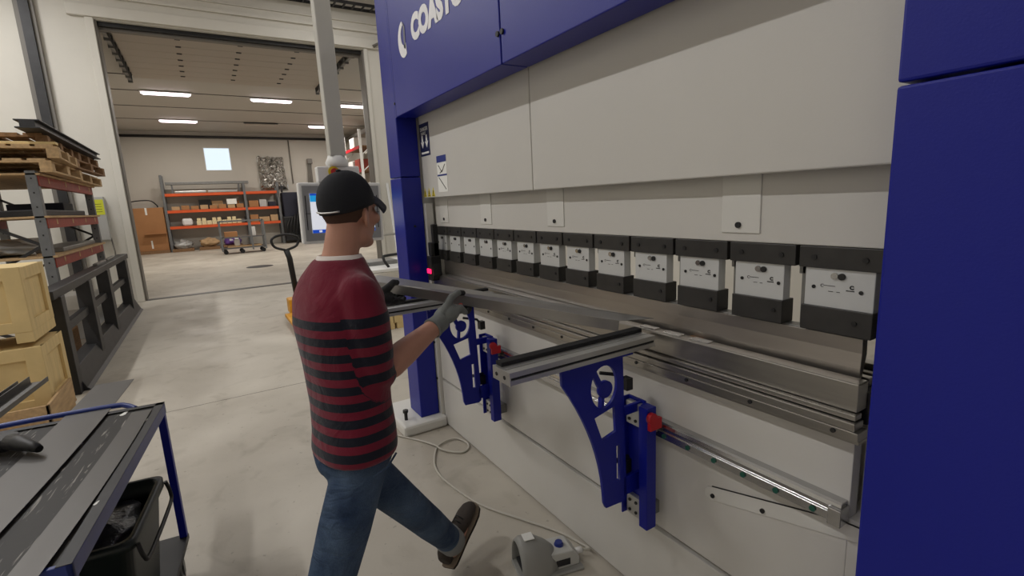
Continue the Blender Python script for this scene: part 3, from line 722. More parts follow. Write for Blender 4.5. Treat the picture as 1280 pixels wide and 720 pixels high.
# cap
TC=math.radians(15)
def HC(f,r,u): return H(f*math.cos(TC)-u*math.sin(TC)+.0,r,f*math.sin(TC)+u*math.cos(TC))
bm=bmesh.new(); rows=[]
for i in range(15):
    el=math.radians(90-(90+8)*i/14); row=[]
    for j in range(41):
        a=2*PI*j/40
        sq=1.0+.05*math.sin(el)**2
        f=-.007+.100*math.cos(el)*math.cos(a)*sq; r=.084*math.cos(el)*math.sin(a)*sq; u=.012+(.104*math.sin(el))*(1.08 if math.cos(a)>0 else 1.)**(math.cos(el)*abs(math.cos(a)))
        row.append(HC(f,r,u))
    rows.append(row)
R=[[bm.verts.new(p) for p in row[:-1]] for row in rows[1:]]; top=bm.verts.new(rows[0][0])
for j in range(40):
    bm.faces.new((top,R[0][j],R[0][(j+1)%40]))
    for i in range(len(R)-1): bm.faces.new((R[i][j],R[i+1][j],R[i+1][(j+1)%40],R[i][(j+1)%40]))
for f in bm.faces: f.smooth=True
cap=obj('cap',bm,'cap',P); m=cap.modifiers.new('s','SOLIDIFY'); m.thickness=.004
bm=bmesh.new(); rows=[]
for i in range(9):
    t=i/8; row=[]
    for j in range(17):
        a=math.radians(-64+128*j/16); w=math.cos(a*.95)
        f=-.007+.097*math.cos(a)+t*.060*max(w,0)**.6; r=.082*math.sin(a)*(1+.02*t)
        u=.018-.034*t*t-.022*(abs(math.sin(a))**2)-.012*t
        row.append(bm.verts.new(HC(f,r,u)))
    rows.append(row)
for i in range(8):
    for j in range(16):
        f=bm.faces.new((rows[i][j],rows[i][j+1],rows[i+1][j+1],rows[i+1][j])); f.smooth=True
v=obj('visor',bm,'visor',cap); m=v.modifiers.new('s','SOLIDIFY'); m.thickness=.005
v['label']='dark grey curved visor'
bm=bmesh.new(); ell(bm,HC(-.004,0,.117),(hf,hr,hu),(.009,.009,.005)); obj('cap_button',bm,'cap',cap)
bm=bmesh.new(); tube(bm,[HC(-.007-.1035*math.cos(a),.0875*math.sin(a),.008) for a in [math.radians(-30+ 62*k/10) for k in range(11)]],.003,6); obj('cap_strap',bm,'alu',cap)
# white T-shirt collar
bm=bmesh.new(); nb=V((-1.652,.355,1.428)); ax=(V((.03,-.06,1))).normalized()
def cring(rs,h,n=32,c=nb):
    fa=(F2-ax*F2.dot(ax)).normalized(); ra=R2
    return [c+ra*rs*1.06*math.cos(2*PI*j/n)+fa*rs*math.sin(2*PI*j/n)+ax*(h+.006*math.sin(2*PI*j/n)*-1) for j in range(n)]
loft(bm,[cring(.086,-.020),cring(.076,.004),cring(.068,.020),cring(.061,.022),cring(.060,-.01)],cap=False)
obj('undershirt_collar',bm,'tee',P)
# sweater
bm=bmesh.new()
loft(bm,[ring((-1.551,.313,.822),.150,.115),ring((-1.552,.315,.842),.157,.121),ring((-1.561,.321,.90),.153,.117),ring((-1.578,.323,.98),.150,.113),ring((-1.605,.326,1.11),.158,.119),
    ring((-1.627,.326,1.24),.170,.130),ring((-1.642,.334,1.32),.172,.126),ring((-1.650,.338,1.38),.140,.102),ring((-1.652,.345,1.42),.100,.082),ring((-1.652,.352,1.440),.078,.075)])
chain(bm,[(shR+V((-.018,-.005,-.032)),.067),(shR.lerp(elR,.35),.071),(shR.lerp(elR,.75),.067),(elR+V((0,0,.012)),.060),(elR.lerp(wrR,.06),.055)],20)
chain(bm,[(shL+V((.018,.005,-.032)),.067),(shL.lerp(elL,.35),.069),(elL,.060),(elL.lerp(wrL,.45),.052)],20)
chain(bm,[(V((-1.65,.338,1.375)),.07),(shR+V((-.05,-.01,-.018)),.060)],16); chain(bm,[(V((-1.65,.338,1.375)),.07),(shL+V((.05,.01,-.018)),.060)],16)
def stripes(me):
    at=me.attributes.new('stripe','FLOAT','POINT')
    for i,v in enumerate(me.vertices):
        p=v.co
        def al(a,b,c):
            d=b-a; t=(p-a).dot(d)/d.length_squared; tc=min(max(t,-.1),1.); q=a+d*tc
            dist=(p-q).length; t2=t*d.length
            if t>1.:
                d2=c-b; tt=max((p-b).dot(d2)/d2.length,0.); q2=b+d2.normalized()*min(tt,.08); dd=(p-q2).length
                t2=d.length+tt; dist=dd
            return dist,t2
        best=None
        for a,b,c in ((shR,elR,wrR),(shL,elL,wrL)):
            dist,t2=al(a,b,c)
            lat=abs((p-V((-1.62,.335,p.z))).dot(R2))
            if dist<.083 and lat>.105 and t2>.0: best=t2
        if best is not None: at.data[i].value=(best-.085)/.060
        else: at.data[i].value=(1.268-p.z)/.0495
organic('sweater',bm,'knit',P,.006,16,post=stripes)
# jeans
bm=bmesh.new()
loft(bm,[ring((-1.560,.303,.765),.122,.100),ring((-1.558,.308,.80),.142,.110),ring((-1.555,.314,.84),.142,.104),ring((-1.56,.318,.90),.132,.096)])
chain(bm,[(hipL+V((.02,0,.02)),.086),(hipL.lerp(knL,.5),.074),(knL,.062),(knL.lerp(anL,.4),.060),(knL.lerp(anL,.8),.054),(knL.lerp(anL,.9),.054)],20)
chain(bm,[(hipR+V((-.02,.012,.015)),.086),(hipR.lerp(knR,.5),.080),(knR,.068),(knR.lerp(anR,.4),.066),(knR.lerp(anR,.9),.058)],20)
jeans=organic('jeans',bm,'denim',P,.007,6)
bm=bmesh.new(); tube(bm,[hipR+R2*.088+F2*.075+U2*.03,hipR+R2*.102+F2*.03+U2*.004,hipR+R2*.106-F2*.02-U2*.0],.0035,6); obj('pocket_seam',bm,'denim',jeans)
for kn,an in ((knL,anL),(knR,anR)):
    bm=bmesh.new(); d=(an-kn).normalized(); c=kn+(an-kn)*.92; tube(bm,[c-d*.036,c-d*.034,c+d*.03,c+d*.036],[.053,.058,.057,.050],22); obj('trouser_cuff',bm,'cuff',P)
# shoes
def shoe(heel,toe_dir,up):
    d=V(toe_dir).normalized(); up=V(up); up=(up-d*up.dot(d)).normalized(); r=d.cross(up).normalized(); h=V(heel)
    sec=[(t*.98,w*1.06,z*1.04) for t,w,z in [(0,.026,.055),(.02,.034,.075),(.06,.036,.088),(.10,.037,.082),(.14,.040,.062),(.19,.046,.050),(.235,.046,.042),(.27,.036,.034),(.288,.016,.022)]]
    def rr(t,w,z0,z1,n=20,grow=0):
        out=[]
        for j in range(n):
            a=2*PI*j/n; cs=math.cos(a); sn=math.sin(a)
            z=z0+(z1-z0)*(.5+.5*sn); ww=(w+grow)*(abs(cs)**.7)*(1 if cs>0 else -1)*(1 if sn<0 else (1-.25*sn))
            out.append(h+d*t+r*ww+up*z)
        return out
    bm=bmesh.new(); loft(bm,[rr(t,w,.022,z+.022) for t,w,z in sec])
    b=organic('shoe',bm,'shoe',P,.005,3)
    bm=bmesh.new(); loft(bm,[rr(t-.004 if t<.1 else t+.004,w+.004,0.004,.030) for t,w,z in sec]); so=obj('sole',bm,'sole',b)
    so['label']='tan layered sole'
    bm=bmesh.new(); loft(bm,[rr(t-.004 if t<.1 else t+.004,w+.005,0.0,.010) for t,w,z in sec]); obj('outsole',bm,'soled',b)
    bm=bmesh.new()
    for k in range(4):
        t=.115+k*.022; tube(bm,[h+d*t+r*.026+up*(.082-.14*(t-.1)),h+d*(t+.006)+up*(.108-.22*(t-.1)),h+d*t-r*.026+up*(.082-.14*(t-.1))],.003,6)
    tube(bm,[h+d*.105+r*.01+up*.105,h+d*.095+r*.03+up*.125,h+d*.085+r*.02+up*.115],.003,6)
    obj('laces',bm,'black',b)
shoe(hl,dl,(-.1,-.3,1))
shoe(hrR,dr,(-.5,.75,.6))
# gloves
def glovecol(side):
    def f(me):
        if len(me.materials)<2: return
        Hp=H0
        for p in me.polygons:
            c=p.center
            if (c-Hp).dot(n_)<.030 or (p.normal.dot(-s_)>.35 and (c-Hp).dot(n_)<.12): p.material_index=1
    return f
bm=bmesh.new(); hand(bm,H0,wrR,1,.0100,.0018)
d=(elR-wrR).normalized(); tube(bm,[wrR-d*.03,wrR+d*.005,wrR+d*.03],[.036,.0355,.040],18)
g=organic('glove',bm,('gloveg','gloveb'),P,.0028,3,post=glovecol(1)); g['label']='grey knitted right glove with dark palm coating'
bm=bmesh.new(); ell(bm,H0+n_*.062+s_*.030-u_*.020,(s_,n_,u_),(.008,.010,.006)); obj('glove_badge',bm,'stop',g)
bm=bmesh.new(); hand(bm,H1,wrL,-1,.0104,.0022); d=(elL-wrL).normalized(); tube(bm,[wrL-d*.01,wrL+d*.012,wrL+d*.05],[.033,.036,.040],18)
g=organic('glove',bm,'gloveb',P,.0028,3); g['label']='black left glove'

# ------------------------------------------------------------------ control panel on its pole
t=thing('control_panel','grey touch-screen control panel hanging on a white swing pole behind the man','control panel',(-3.95,.9,1.35))
def fr(p,r): return p
# tilted slightly like the photo
pv=(-3.9,.9,1.56); rot=Matrix.Rotation(math.radians(-1.5),3,'X')
def bx(name,m,par,*bs,bevel=0.):
    bm=bmesh.new()
    for b in bs: bbox(bm,*b,rot=rot,piv=pv)
    return obj(name,bm,m,par,bevel)
bx('housing','whitep',t,(-3.98,-3.905,.595,1.205,1.335,1.785),bevel=.012)
fp=bx('front_panel','grille',t,(-3.905,-3.899,.618,1.182,1.358,1.762),bevel=.003)
scr=bx('screen','scr_w',t,(-3.899,-3.894,.668,1.135,1.415,1.705))
bx('screen_header','scr_c',scr,(-3.894,-3.8935,.668,1.135,1.645,1.69)); bx('screen_header','scr_b',scr,(-3.894,-3.8935,.668,1.135,1.69,1.705))
bx('screen_footer','scr_b',scr,(-3.894,-3.8933,.668,1.135,1.415,1.44)); bx('screen_icon','scr_w',scr,(-3.8933,-3.8928,.715,.735,1.42,1.435)); bx('screen_icon','scr_g',scr,(-3.8933,-3.8928,1.10,1.13,1.42,1.45))
bx('panel_seam','black',t,(-3.899,-3.8975,.63,.668,1.558,1.562),(-3.899,-3.8975,1.135,1.175,1.558,1.562),(-3.899,-3.897,.634,.640,1.44,1.69),(-3.899,-3.897,1.160,1.166,1.44,1.69))
B('button_box','whitep',t,(-3.99,-3.90,.745,1.055,1.79,1.905),bevel=.01)
bm=bmesh.new(); cyl(bm,(-3.90,.862,1.865),(-3.893,.862,1.865),.04,24); eb=obj('emergency_stop',bm,'styel',t)
bm=bmesh.new(); cyl(bm,(-3.893,.862,1.865),(-3.865,.862,1.865),.024,24); obj('stop_button',bm,'stop',eb)
bm=bmesh.new(); tube(bm,[(-3.95,.905,1.905),(-3.95,.905,1.935),(-3.95,.905,1.965),(-3.95,.905,1.985)],[.075,.085,.07,.062],24); obj('swivel',bm,'whitep',t)
B('pole','polep',t,(-4.0,-3.89,.85,.965,1.98,3.35),bevel=.008)
B('boom','polep',t,(-4.01,-3.88,.85,2.3,3.3,3.42),(-4.01,-3.6,2.2,2.3,2.7,3.42),bevel=.008)
B('boom_mount','whitep',t,(-4.01,-3.42,2.15,2.35,2.3,2.75),bevel=.01)

# ------------------------------------------------------------------ foot pedal and cable
t=thing('foot_pedal','grey hooded foot pedal with a blue button on the floor by the machine','foot pedal',(-1.585,1.09,0),math.radians(76))
# local: x towards the cable end, opening at -x
bm=bmesh.new(); N=20; rings=[]
def arch(x,w,h,z0=.012,t=0.):
    out=[]
    for j in range(N+1):
        a=PI*j/N; out.append(V((x+.0*math.sin(a),(w-t)*math.cos(a)*(1 if True else 0),z0+(h-t)*(math.sin(a)**.75))))
    return out
secs=[(-.150,.082,.140),(-.13,.086,.155),(-.07,.083,.148),(-.02,.070,.115),(.02,.055,.075)]
out=[arch(x,w,h) for x,w,h in secs]; inn=[arch(x,w,h,t=.006) for x,w,h in secs]
vo=[[bm.verts.new(p) for p in r] for r in out]; vi=[[bm.verts.new(p) for p in r] for r in inn]
for A in (vo,vi):
    for i in range(len(A)-1):
        for j in range(N): f=bm.faces.new((A[i][j],A[i][j+1],A[i+1][j+1],A[i+1][j])); f.smooth=True
for i in (0,len(vo)-1):
    for j in range(N): bm.faces.new((vo[i][j],vo[i][j+1],vi[i][j+1],vi[i][j]))
L(obj('hood',bm,'pedal',t))
L(B('base','pedal',t,(-.155,.13,-.082,.082,0,.013),bevel=.005))
L(B('tread','blackr',t,(-.14,-.03,-.05,.05,.03,.045),bevel=.004))
L(B('hood_sticker','paper',t,(-.12,-.075,-.024,.022,.1655,.1685)))
bm=bmesh.new(); prism(bm,[(-.01,.012),(.12,.012),(.12,.05),(.09,.085),(-.01,.09)],'y',-.055,.055); L(obj('terminal_box',bm,'pedal2',t,.005))
bm=bmesh.new(); cyl(bm,(.045,0,.085),(.045,0,.103),.016,20); cyl(bm,(.045,0,.085),(.045,0,.091),.021,20); L(obj('reset_button',bm,'stblue',t))
L(B('rating_label','ink',t,(.01,.075,-.0565,-.055,.025,.055)))
bm=bmesh.new(); cyl(bm,(.12,0,.032),(.155,0,.032),.014,12); L(obj('cable_gland',bm,'whitep',t))
pts=[(-1.548,1.240,.032),(-1.535,1.268,.028),(-1.55,1.283,.018),(-1.62,1.276,.010),(-1.731,1.245,.008),(-1.92,1.148,.008),(-2.146,1.039,.008),(-2.435,.984,.008),(-2.60,.985,.008),(-2.733,1.026,.008),(-2.871,1.113,.010),(-2.901,1.235,.012),(-2.82,1.284,.010),(-2.735,1.270,.008),(-2.701,1.201,.008),(-2.79,1.115,.014),(-2.871,1.09,.022),(-3.004,1.05,.008),(-3.168,.955,.008),(-3.305,.879,.008),(-3.6,.75,.008),(-4.0,.95,.008)]
def smooth(pts,n=5):
    pts=[V(p) for p in pts]; out=[]
    for i in range(len(pts)-1):
        p0=pts[max(i-1,0)];p1=pts[i];p2=pts[i+1];p3=pts[min(i+2,len(pts)-1)]
        for k in range(n):
            t_=k/n; out.append(.5*((2*p1)+(p2-p0)*t_+(2*p0-5*p1+4*p2-p3)*t_*t_+(3*p1-p0-3*p2+p3)*t_**3))
    out.append(pts[-1]); return out
bm=bmesh.new(); tube(bm,smooth(pts),.0065,8); tag(obj('pedal_cable',bm,'cable'),'grey cable looping over the floor from the foot pedal','cable')

# ------------------------------------------------------------------ blue cart with strips
ca=math.atan2(-.117,1.066)
ct=thing('tool_cart','blue framed trolley with a scratched dark top in the lower left','cart',(-2.475,-.252,0),ca)
# local x along the near edge (0..1.08), y from 0 to -.62
Wc=1.075; Dc=.62
L(B('top_sheet','carttop',ct,(.012,Wc-.012,-Dc+.012,-.012,.800,.818)))
L(B('top_frame','cartblue',ct,(0,Wc,-.014,0,.775,.822),(0,Wc,-Dc,-Dc+.014,.775,.822),(0,.014,-Dc,0,.775,.822),(Wc-.014,Wc,-Dc,0,.760,.822),bevel=.003))
L(B('edge_angle','dsteel',ct,(.0,Wc-.0,-.03,.0005,.822,.8235),(-.0005,.03,-Dc,0,.822,.8235)))
bm=bmesh.new(); tube(bm,smooth([(.0,-.10,.815),(-.035,-.14,.825),(-.045,-.2,.83),(-.045,-.5,.83),(-.035,-.57,.825),(0,-.6,.815)]),.011,12); L(obj('push_handle',bm,'cartblue',ct))
for x,y in ((.016,-.016),(.016,-Dc+.016),(Wc-.016,-.016),(Wc-.016,-Dc+.016)):
    L(B('leg','blue2',ct,(x-.014,x+.014,y-.014,y+.014,.20,.776),bevel=.002))
for x,y,r_ in ((.045,-.13,.016),(.19,-.03,.008),(.80,-.025,.007),(.30,-.20,.006),(.55,-.22,.007)):
    bm=bmesh.new(); prism(bm,[(x+r_*1.6*math.cos(2*PI*k/9+.4)*(1+.3*math.sin(k*2.3)),y+r_*.7*math.sin(2*PI*k/9)*(1+.3*math.cos(k*1.7))) for k in range(9)],'z',.8182,.8192 if y<-.03 else .8242); L(obj('paint_spot',bm,'paper',ct))
L(B('lower_shelf','dsteel',ct,(0,Wc,-Dc,0,.175,.20),bevel=.003))
def caster(x,y):
    bm=bmesh.new(); cyl(bm,(x,y-.016,.06),(x,y+.016,.06),.06,24); w=L(obj('caster',bm,'blackr',ct))
    bm=bmesh.new(); bbox(bm,x-.03,x+.03,y-.028,y+.028,.125,.175); bbox(bm,x-.012,x+.012,y-.026,y-.02,.05,.13); bbox(bm,x-.012,x+.012,y+.02,y+.026,.05,.13); cyl(bm,(x,y-.018,.06),(x,y+.018,.06),.03,16)
    o=obj('caster_fork',bm,'galv',w); o.matrix_parent_inverse=Matrix.Identity(4)
for x,y in ((.06,-.05),(.06,-Dc+.05),(Wc-.08,-.05),(Wc-.08,-Dc+.05)): caster(x,y)
def strip(name,label,c,ang,ln,w,z,bow=0.,th=.002,group=None):
    bm=bmesh.new(); n=24; A=[];Bq=[]
    for i in range(n+1):
        x=ln*i/n; yb=bow*((2*i/n-1)**2-1)
        A.append((bm.verts.new((x,yb,th)),bm.verts.new((x,yb-w,th)))); Bq.append((bm.verts.new((x,yb,0)),bm.verts.new((x,yb-w,0))))
    for i in range(n):
        a,b=A[i],A[i+1]; c_,d_=Bq[i],Bq[i+1]
        bm.faces.new((a[0],a[1],b[1],b[0])); bm.faces.new((c_[0],d_[0],d_[1],c_[1])); bm.faces.new((a[0],b[0],d_[0],c_[0])); bm.faces.new((a[1],c_[1],d_[1],b[1]))
    bm.faces.new((A[0][0],Bq[0][0],Bq[0][1],A[0][1])); bm.faces.new((A[-1][0],A[-1][1],Bq[-1][1],Bq[-1][0]))
    o=obj(name,bm,'strip'); o.location=(c[0],c[1],z); o.rotation_euler=(0,0,ang); return tag(o,label,'steel strip',group)
strip('steel_strip','wide steel strip reaching far past the end of the blue cart',(-2.925,-.400),math.atan2(-.165,1.24),1.75,.150,.826,-.022,group='steel strips on the cart')
strip('steel_strip','narrow steel strip lying along the near edge of the cart top',(-2.400,-.290),math.atan2(-.135,1.015),1.10,.068,.826,-.012,group='steel strips on the cart')
# channel profile at the far left
bm=bmesh.new(); bbox(bm,0,1.3,-.115,0,0,.003); bbox(bm,0,1.3,-.003,0,.003,.022); bbox(bm,0,1.3,-.115,-.112,.003,.022); bbox(bm,.0,.5,-.07,-.067,.003,.035)
o=obj('steel_channel',bm,'strip'); o.location=(-3.19,-.765,.828); o.rotation_euler=(0,0,math.atan2(-.10,1.)); tag(o,'upturned steel channel lying at the left edge of the cart','steel profile')
# black hand tool
t=thing('hand_grinder','black power tool lying on the strips at the left picture edge','power tool',(-2.25,-.66,.83),.7)
bm=bmesh.new(); tube(bm,[(-.02,0,.03),(.03,0,.032),(.10,0,.028),(.13,0,.022)],[.028,.026,.018,.012],14); L(obj('grip',bm,'black',t))
bm=bmesh.new(); cyl(bm,(-.06,0,.002),(-.06,0,.045),.04,20); L(obj('tool_head',bm,'dsteel',t))
# bin on the lower shelf
bt=thing('waste_bin','dark green plastic bin full of scrap on the cart\'s lower shelf','bin',(-2.07,-.465,.203),ca+math.radians(-1))
def rrect(w,d,z,r=.04,n=5,cx=0,cy=0):
    out=[]
    for sx,sy,a0 in ((1,1,0),(-1,1,90),(-1,-1,180),(1,-1,270)):
        for k in range(n+1):
            a=math.radians(a0+90*k/n); out.append(V((cx+sx*(w-r)+r*math.cos(a),cy+sy*(d-r)+r*math.sin(a),z)))
    return out
bm=bmesh.new(); loft(bm,[rrect(.17,.11,0),rrect(.21,.15,.36),rrect(.225,.165,.36),rrect(.225,.165,.39),rrect(.205,.145,.39),rrect(.200,.14,.33),rrect(.16,.10,.02)],cap=False); bm.faces.new([bm.verts.new(p) for p in rrect(.17,.11,.0)]); bm.faces.new([bm.verts.new(p) for p in rrect(.16,.10,.02)])
L(obj('tub',bm,'bin',bt))
bm=bmesh.new(); tube(bm,smooth([(-.20,.168,.37),(-.20,.178,.32),(-.15,.182,.295),(.15,.182,.295),(.20,.178,.32),(.20,.168,.37)]),.007,8); L(obj('carry_handle',bm,'black',bt))
def lump(bm,c,r,seed,amp=.25,n=20,m=12,mi=0):
    k0=len(bm.verts); ell(bm,c,AX,r,n,m,mi); bm.verts.ensure_lookup_table()
    for v in list(bm.verts)[k0:]:
        d=v.co-V(c); q=V((d.x/r[0],d.y/r[1],d.z/r[2])); v.co=V(c)+d*(1+amp*pnoise(q*2.2+V((seed,seed*.7,0))))
bm=bmesh.new(); lump(bm,(0,0,.325),(.185,.13,.05),3,.25,40,24); L(obj('scrap_bag',bm,'scrap',bt))

# ------------------------------------------------------------------ left side: crates, fence rack, pallet rack
def crate(loc,sx,sy,sz,label,rz=0,m='ply',feet=True,group='plywood crates stacked at the left edge'):
    t=thing('wooden_crate',label,'crate',loc,rz,group)
    L(B('panel',m,t,(-sx/2+.01,sx/2-.02,-sy/2+.02,sy/2-.02,.08 if feet else .0,sz),bevel=.002))
    bs=[]
    for y in (-sy/2,-.25*sy/2-.05,sy/2-.10): bs.append((sx/2-.02,sx/2+.002,y,y+.10,.08 if feet else 0,sz+.006))
    bs+= [(sx/2-.02,sx/2,-sy/2,sy/2,.08 if feet else 0,.16 if feet else .08),(sx/2-.02,sx/2,-sy/2,sy/2,sz-.09,sz+.004)]
    for x in (-sx/2,sx/2-.10): bs.append((x,x+.10,sy/2-.02,sy/2+.002,.08 if feet else 0,sz))
    bs+= [(-sx/2,sx/2,sy/2-.02,sy/2,.08 if feet else 0,.16),(-sx/2,sx/2,sy/2-.02,sy/2,sz-.09,sz)]
    L(B('batten',m,t,*bs,bevel=.003))
    if feet:
        for y in (-sy/2,-.05,sy/2-.1): L(B('foot',m,t,(-sx/2,sx/2,y,y+.10,0,.08),bevel=.003))
    return t
crate((-5.25,-1.62,.72),.62,.82,.56,'pale plywood crate on top of the crate stack at the left edge')
crate((-5.22,-1.60,.12),.62,.84,.56,'plywood crate with wood grain under the topmost crate')
# low wooden pallet box in front
t=thing('pallet_box','wooden box end of a low pallet standing in front of the crate stack','pallet',(-5.0,-1.5,0))
L(B('deck','wood',t,(-.35,.35,-.45,.33,.10,.12),(-.35,.37,-.45,.35,.12,.34) if False else (-.37,.37,-.47,.36,.09,.11),bevel=.003))
L(B('side_board','wood',t,(.35,.37,-.47,.36,.11,.30),(-.35,.37,.34,.36,.11,.30),bevel=.003))
for y in (-.45,-.06,.26): L(B('foot','wood',t,(-.36,.36,y,y+.09,0,.09),bevel=.003))
bm=bmesh.new(); lump(bm,(-4.55,-1.45,.10),(.12,.08,.09),5,.4); tag(obj('yellow_sack',bm,'yellow'),'small yellow bag on the floor below the low wooden pallet','bag')
# dark steel stock fence
t=thing('stock_stand','dark steel stand with posts and rails along the left of the aisle','steel stand',(-8.2,-1.3,0))
posts=((-5.90,.13),(-7.15,.14),(-8.4,.15),(-10.0,.16))
for x,w_ in ((-5.92,.14),(-7.2,.16),(-8.45,.2),(-10.2,.24)):
    B('post','dsteel',t,(x-w_/2,x+w_/2,-1.33,-1.20,0,.93),bevel=.005)
B('top_rail','dsteel',t,(-10.65,-5.72,-1.36,-1.22,.92,1.0),bevel=.006)
B('middle_rail','dsteel',t,(-10.5,-5.98,-1.31,-1.25,.56,.64),bevel=.004)
bm=bmesh.new(); prism(bm,[(-1.36,0),(-1.14,0),(-1.17,.03),(-1.24,.21),(-1.36,.22)],'x',-10.66,-5.95); obj('base_beam',bm,'dsteel',t,.004)
for x in (-9.4,-8.6): B('rail_item','galv',t,(x-.4,x+.3,-1.33,-1.28,1.0,1.03),bevel=.004)
# stock inside it (things lying on the floor behind)
for i,(x,y,sx,sy,sz,m) in enumerate(((-7.8,-1.75,.5,.4,.3,'woodd'),(-8.9,-1.75,.5,.4,.35,'lightg'),(-7.0,-1.8,.4,.4,.22,'woodd'),(-9.9,-1.8,.6,.4,.5,'whitep'))):
    o=B('stock_box',m,None,(x-sx/2,x+sx/2,y-sy/2,y+sy/2,0,sz),bevel=.01)
    tag(o,('brown box on the floor behind the dark steel stand, second bay','light grey box on the floor behind the dark steel stand','low brown box behind the first bay of the dark steel stand','white box on the floor behind the far end of the dark steel stand')[i],'box')
# pallet rack
t=thing('pallet_rack','tall pallet rack with grey posts and red beams at the left','rack',(-8.6,-2.0,0))
def upright(x,y,h): 
    bm=bmesh.new(); bbox(bm,x-.05,x+.05,y-.045,y+.045,0,h)
    o=obj('post',bm,'greyp',t,.006)
    bm=bmesh.new()
    for k in range(int(h/.15)):
        bbox(bm,x+.0495,x+.0515,y-.007,y+.007,.1+k*.15,.118+k*.15)
    obj('post_slots',bm,'black',o)
for x in (-7.2,-10.15):
    upright(x,-1.5,2.14); upright(x,-2.55,2.14)
    bm=bmesh.new()
    zs=[.15,.75,1.35,1.95]
    for i in range(3): bar(bm,(x,-1.53,zs[i+(i%2)]) if i%2==0 else (x,-1.53,zs[i+1]),(x,-2.52,zs[i+1]) if i%2==0 else (x,-2.52,zs[i]),.03,.03)
    obj('brace',bm,'dsteel',t)
for z in (1.10,1.53,1.98):
    for y in (-1.47,-2.52): B('beam','redbeam',t,(-10.12,-7.17,y-.025,y+.025,z,z+.11),bevel=.004)
    B('shelf_board','wood',t,(-10.2,-7.15,-2.6,-1.42,z+.112,z+.135),bevel=.003)
    for x in (-9.9,-9.2,-8.4,-7.6): B('beam_clip','wood',t,(x,x+.05,-1.45,-1.443,z+.04,z+.10))
# goods in the rack
def goods(name,m,label,cat,x0,x1,y0,y1,z0,z1,bev=.01,group=None):
    return tag(B(name,m,None,(x0,x1,y0,y1,z0,z1),bevel=bev),label,cat,group)
goods('steel_plate','dsteel','dark plates lying on the upper red-beamed shelf of the left rack','steel plate',-9.9,-7.4,-2.3,-1.55,1.666,1.74)
goods('white_carton','whitep','white carton on the lower shelf behind the front rack post','box',-8.9,-8.2,-2.4,-1.9,1.237,1.40)
goods('steel_plate','galv','grey plate stack on the lowest shelf of the left rack','steel plate',-9.9,-7.9,-1.85,-1.5,1.236,1.29)
bm=bmesh.new(); lump(bm,(-7.55,-2.05,1.31),(.25,.35,.10),8,.6,30,16); tag(obj('plastic_wrap',bm,'film'),'crumpled clear plastic film on the lower shelf at the near rack end','plastic film')
goods('navy_crate','navybox','dark crate at the far end of the upper red-beamed shelf','crate',-10.05,-9.95+.5,-2.3,-1.7,1.742,1.86)
# pallets on top of the rack
def pallet(loc,lx,ly,label,m='wood',rz=0,h=.14,tx=0):
    t=thing('wooden_pallet',label,'pallet',loc,rz,'pallets stacked on the left rack')
    n=int(ly/.17)
    L(B('deck_boards',m,t,*[(-lx/2,lx/2,-ly/2+i*ly/n,-ly/2+i*ly/n+ly/n*.78,h-.022,h) for i in range(n)],bevel=.002))
    for x in (-lx/2+.0,-.07,lx/2-.14):
        for y in (-ly/2,-.05,ly/2-.1): L(B('block',m,t,(x,x+.14,y,y+.10,.02,h-.042),bevel=.002))
    for x in (-lx/2,-.07,lx/2-.14): L(B('stringer',m,t,(x,x+.14,-ly/2,ly/2,h-.042,h-.022),bevel=.002))
    L(B('bottom_boards',m,t,*[(-lx/2,lx/2,y,y+.10,0,.02) for y in (-ly/2,-.05,ly/2-.1)],bevel=.002))
    return t
pallet((-7.85,-1.95,2.117),1.55,1.3,'wooden pallet lowest on the near end of the left rack')
pallet((-9.55,-1.95,2.117),1.75,1.2,'wooden pallet on the far end of the left rack')
pallet((-7.70,-1.88,2.26),1.3,1.25,'second wooden pallet on top of the near lowest one',rz=.05)
pallet((-9.3,-1.85,2.26),1.7,1.15,'second wooden pallet at the far end of the rack, beneath the dark beam',m='woodd',rz=-.03)
pallet((-8.05,-1.93,2.402),1.5,1.15,'upper pallet of old wood directly under the near end of the dark beam','woodd',.03)
pallet((-9.7,-1.9,2.402),1.3,1.1,'upper pallet of old wood under the far end of the dark beam','woodd',-.02)
tag(B('wooden_plank','ply',None,(-7.2,-6.9,-2.9,-1.55,2.30,2.33) if False else (-7.04,-6.94,-2.0,-1.66,2.402,2.43) if False else (-7.23,-7.10,-2.9,-1.24,2.402,2.43),bevel=.003),'pale plank lying across the near end of the stacked pallets','plank')
tag(B('steel_beam','dsteel',None,(-10.4,-6.95,-1.46,-1.34,2.557,2.617),(-10.4,-6.95,-1.5,-1.30,2.617,2.63),(-10.4,-6.95,-1.5,-1.30,2.543,2.557),bevel=.003),'long dark steel beam on top of the stacked pallets','steel beam')
tag(B('steel_beam','dsteel',None,(-9.0,-7.0,-2.35,-2.05,2.543,2.62),bevel=.01),'short dark steel beam behind the long one on the pallets','steel beam')
# electric box with yellow label on door wall
t=thing('electric_box','grey wall box with a bright yellow label beside the doorway','electric box',(-11.65,-1.63,1.5))
B('box','lightg',t,(-11.69,-11.55,-1.76,-1.52,1.22,2.0),bevel=.01)
B('label_plate','ylabel',t,(-11.55,-11.545,-1.69,-1.53,1.68,1.95))
B('label_text','ink',t,*[(-11.545,-11.544,-1.67,-1.56,1.73+k*.045,1.737+k*.045) for k in range(4)])
pipe_thing('box_cable','thin cable down the wall from the grey electric box',[(-11.62,-1.52,1.25),(-11.6,-1.5,1.0),(-11.62,-1.52,.5),(-11.62,-1.5,.02)],.012,'pipe','cable')
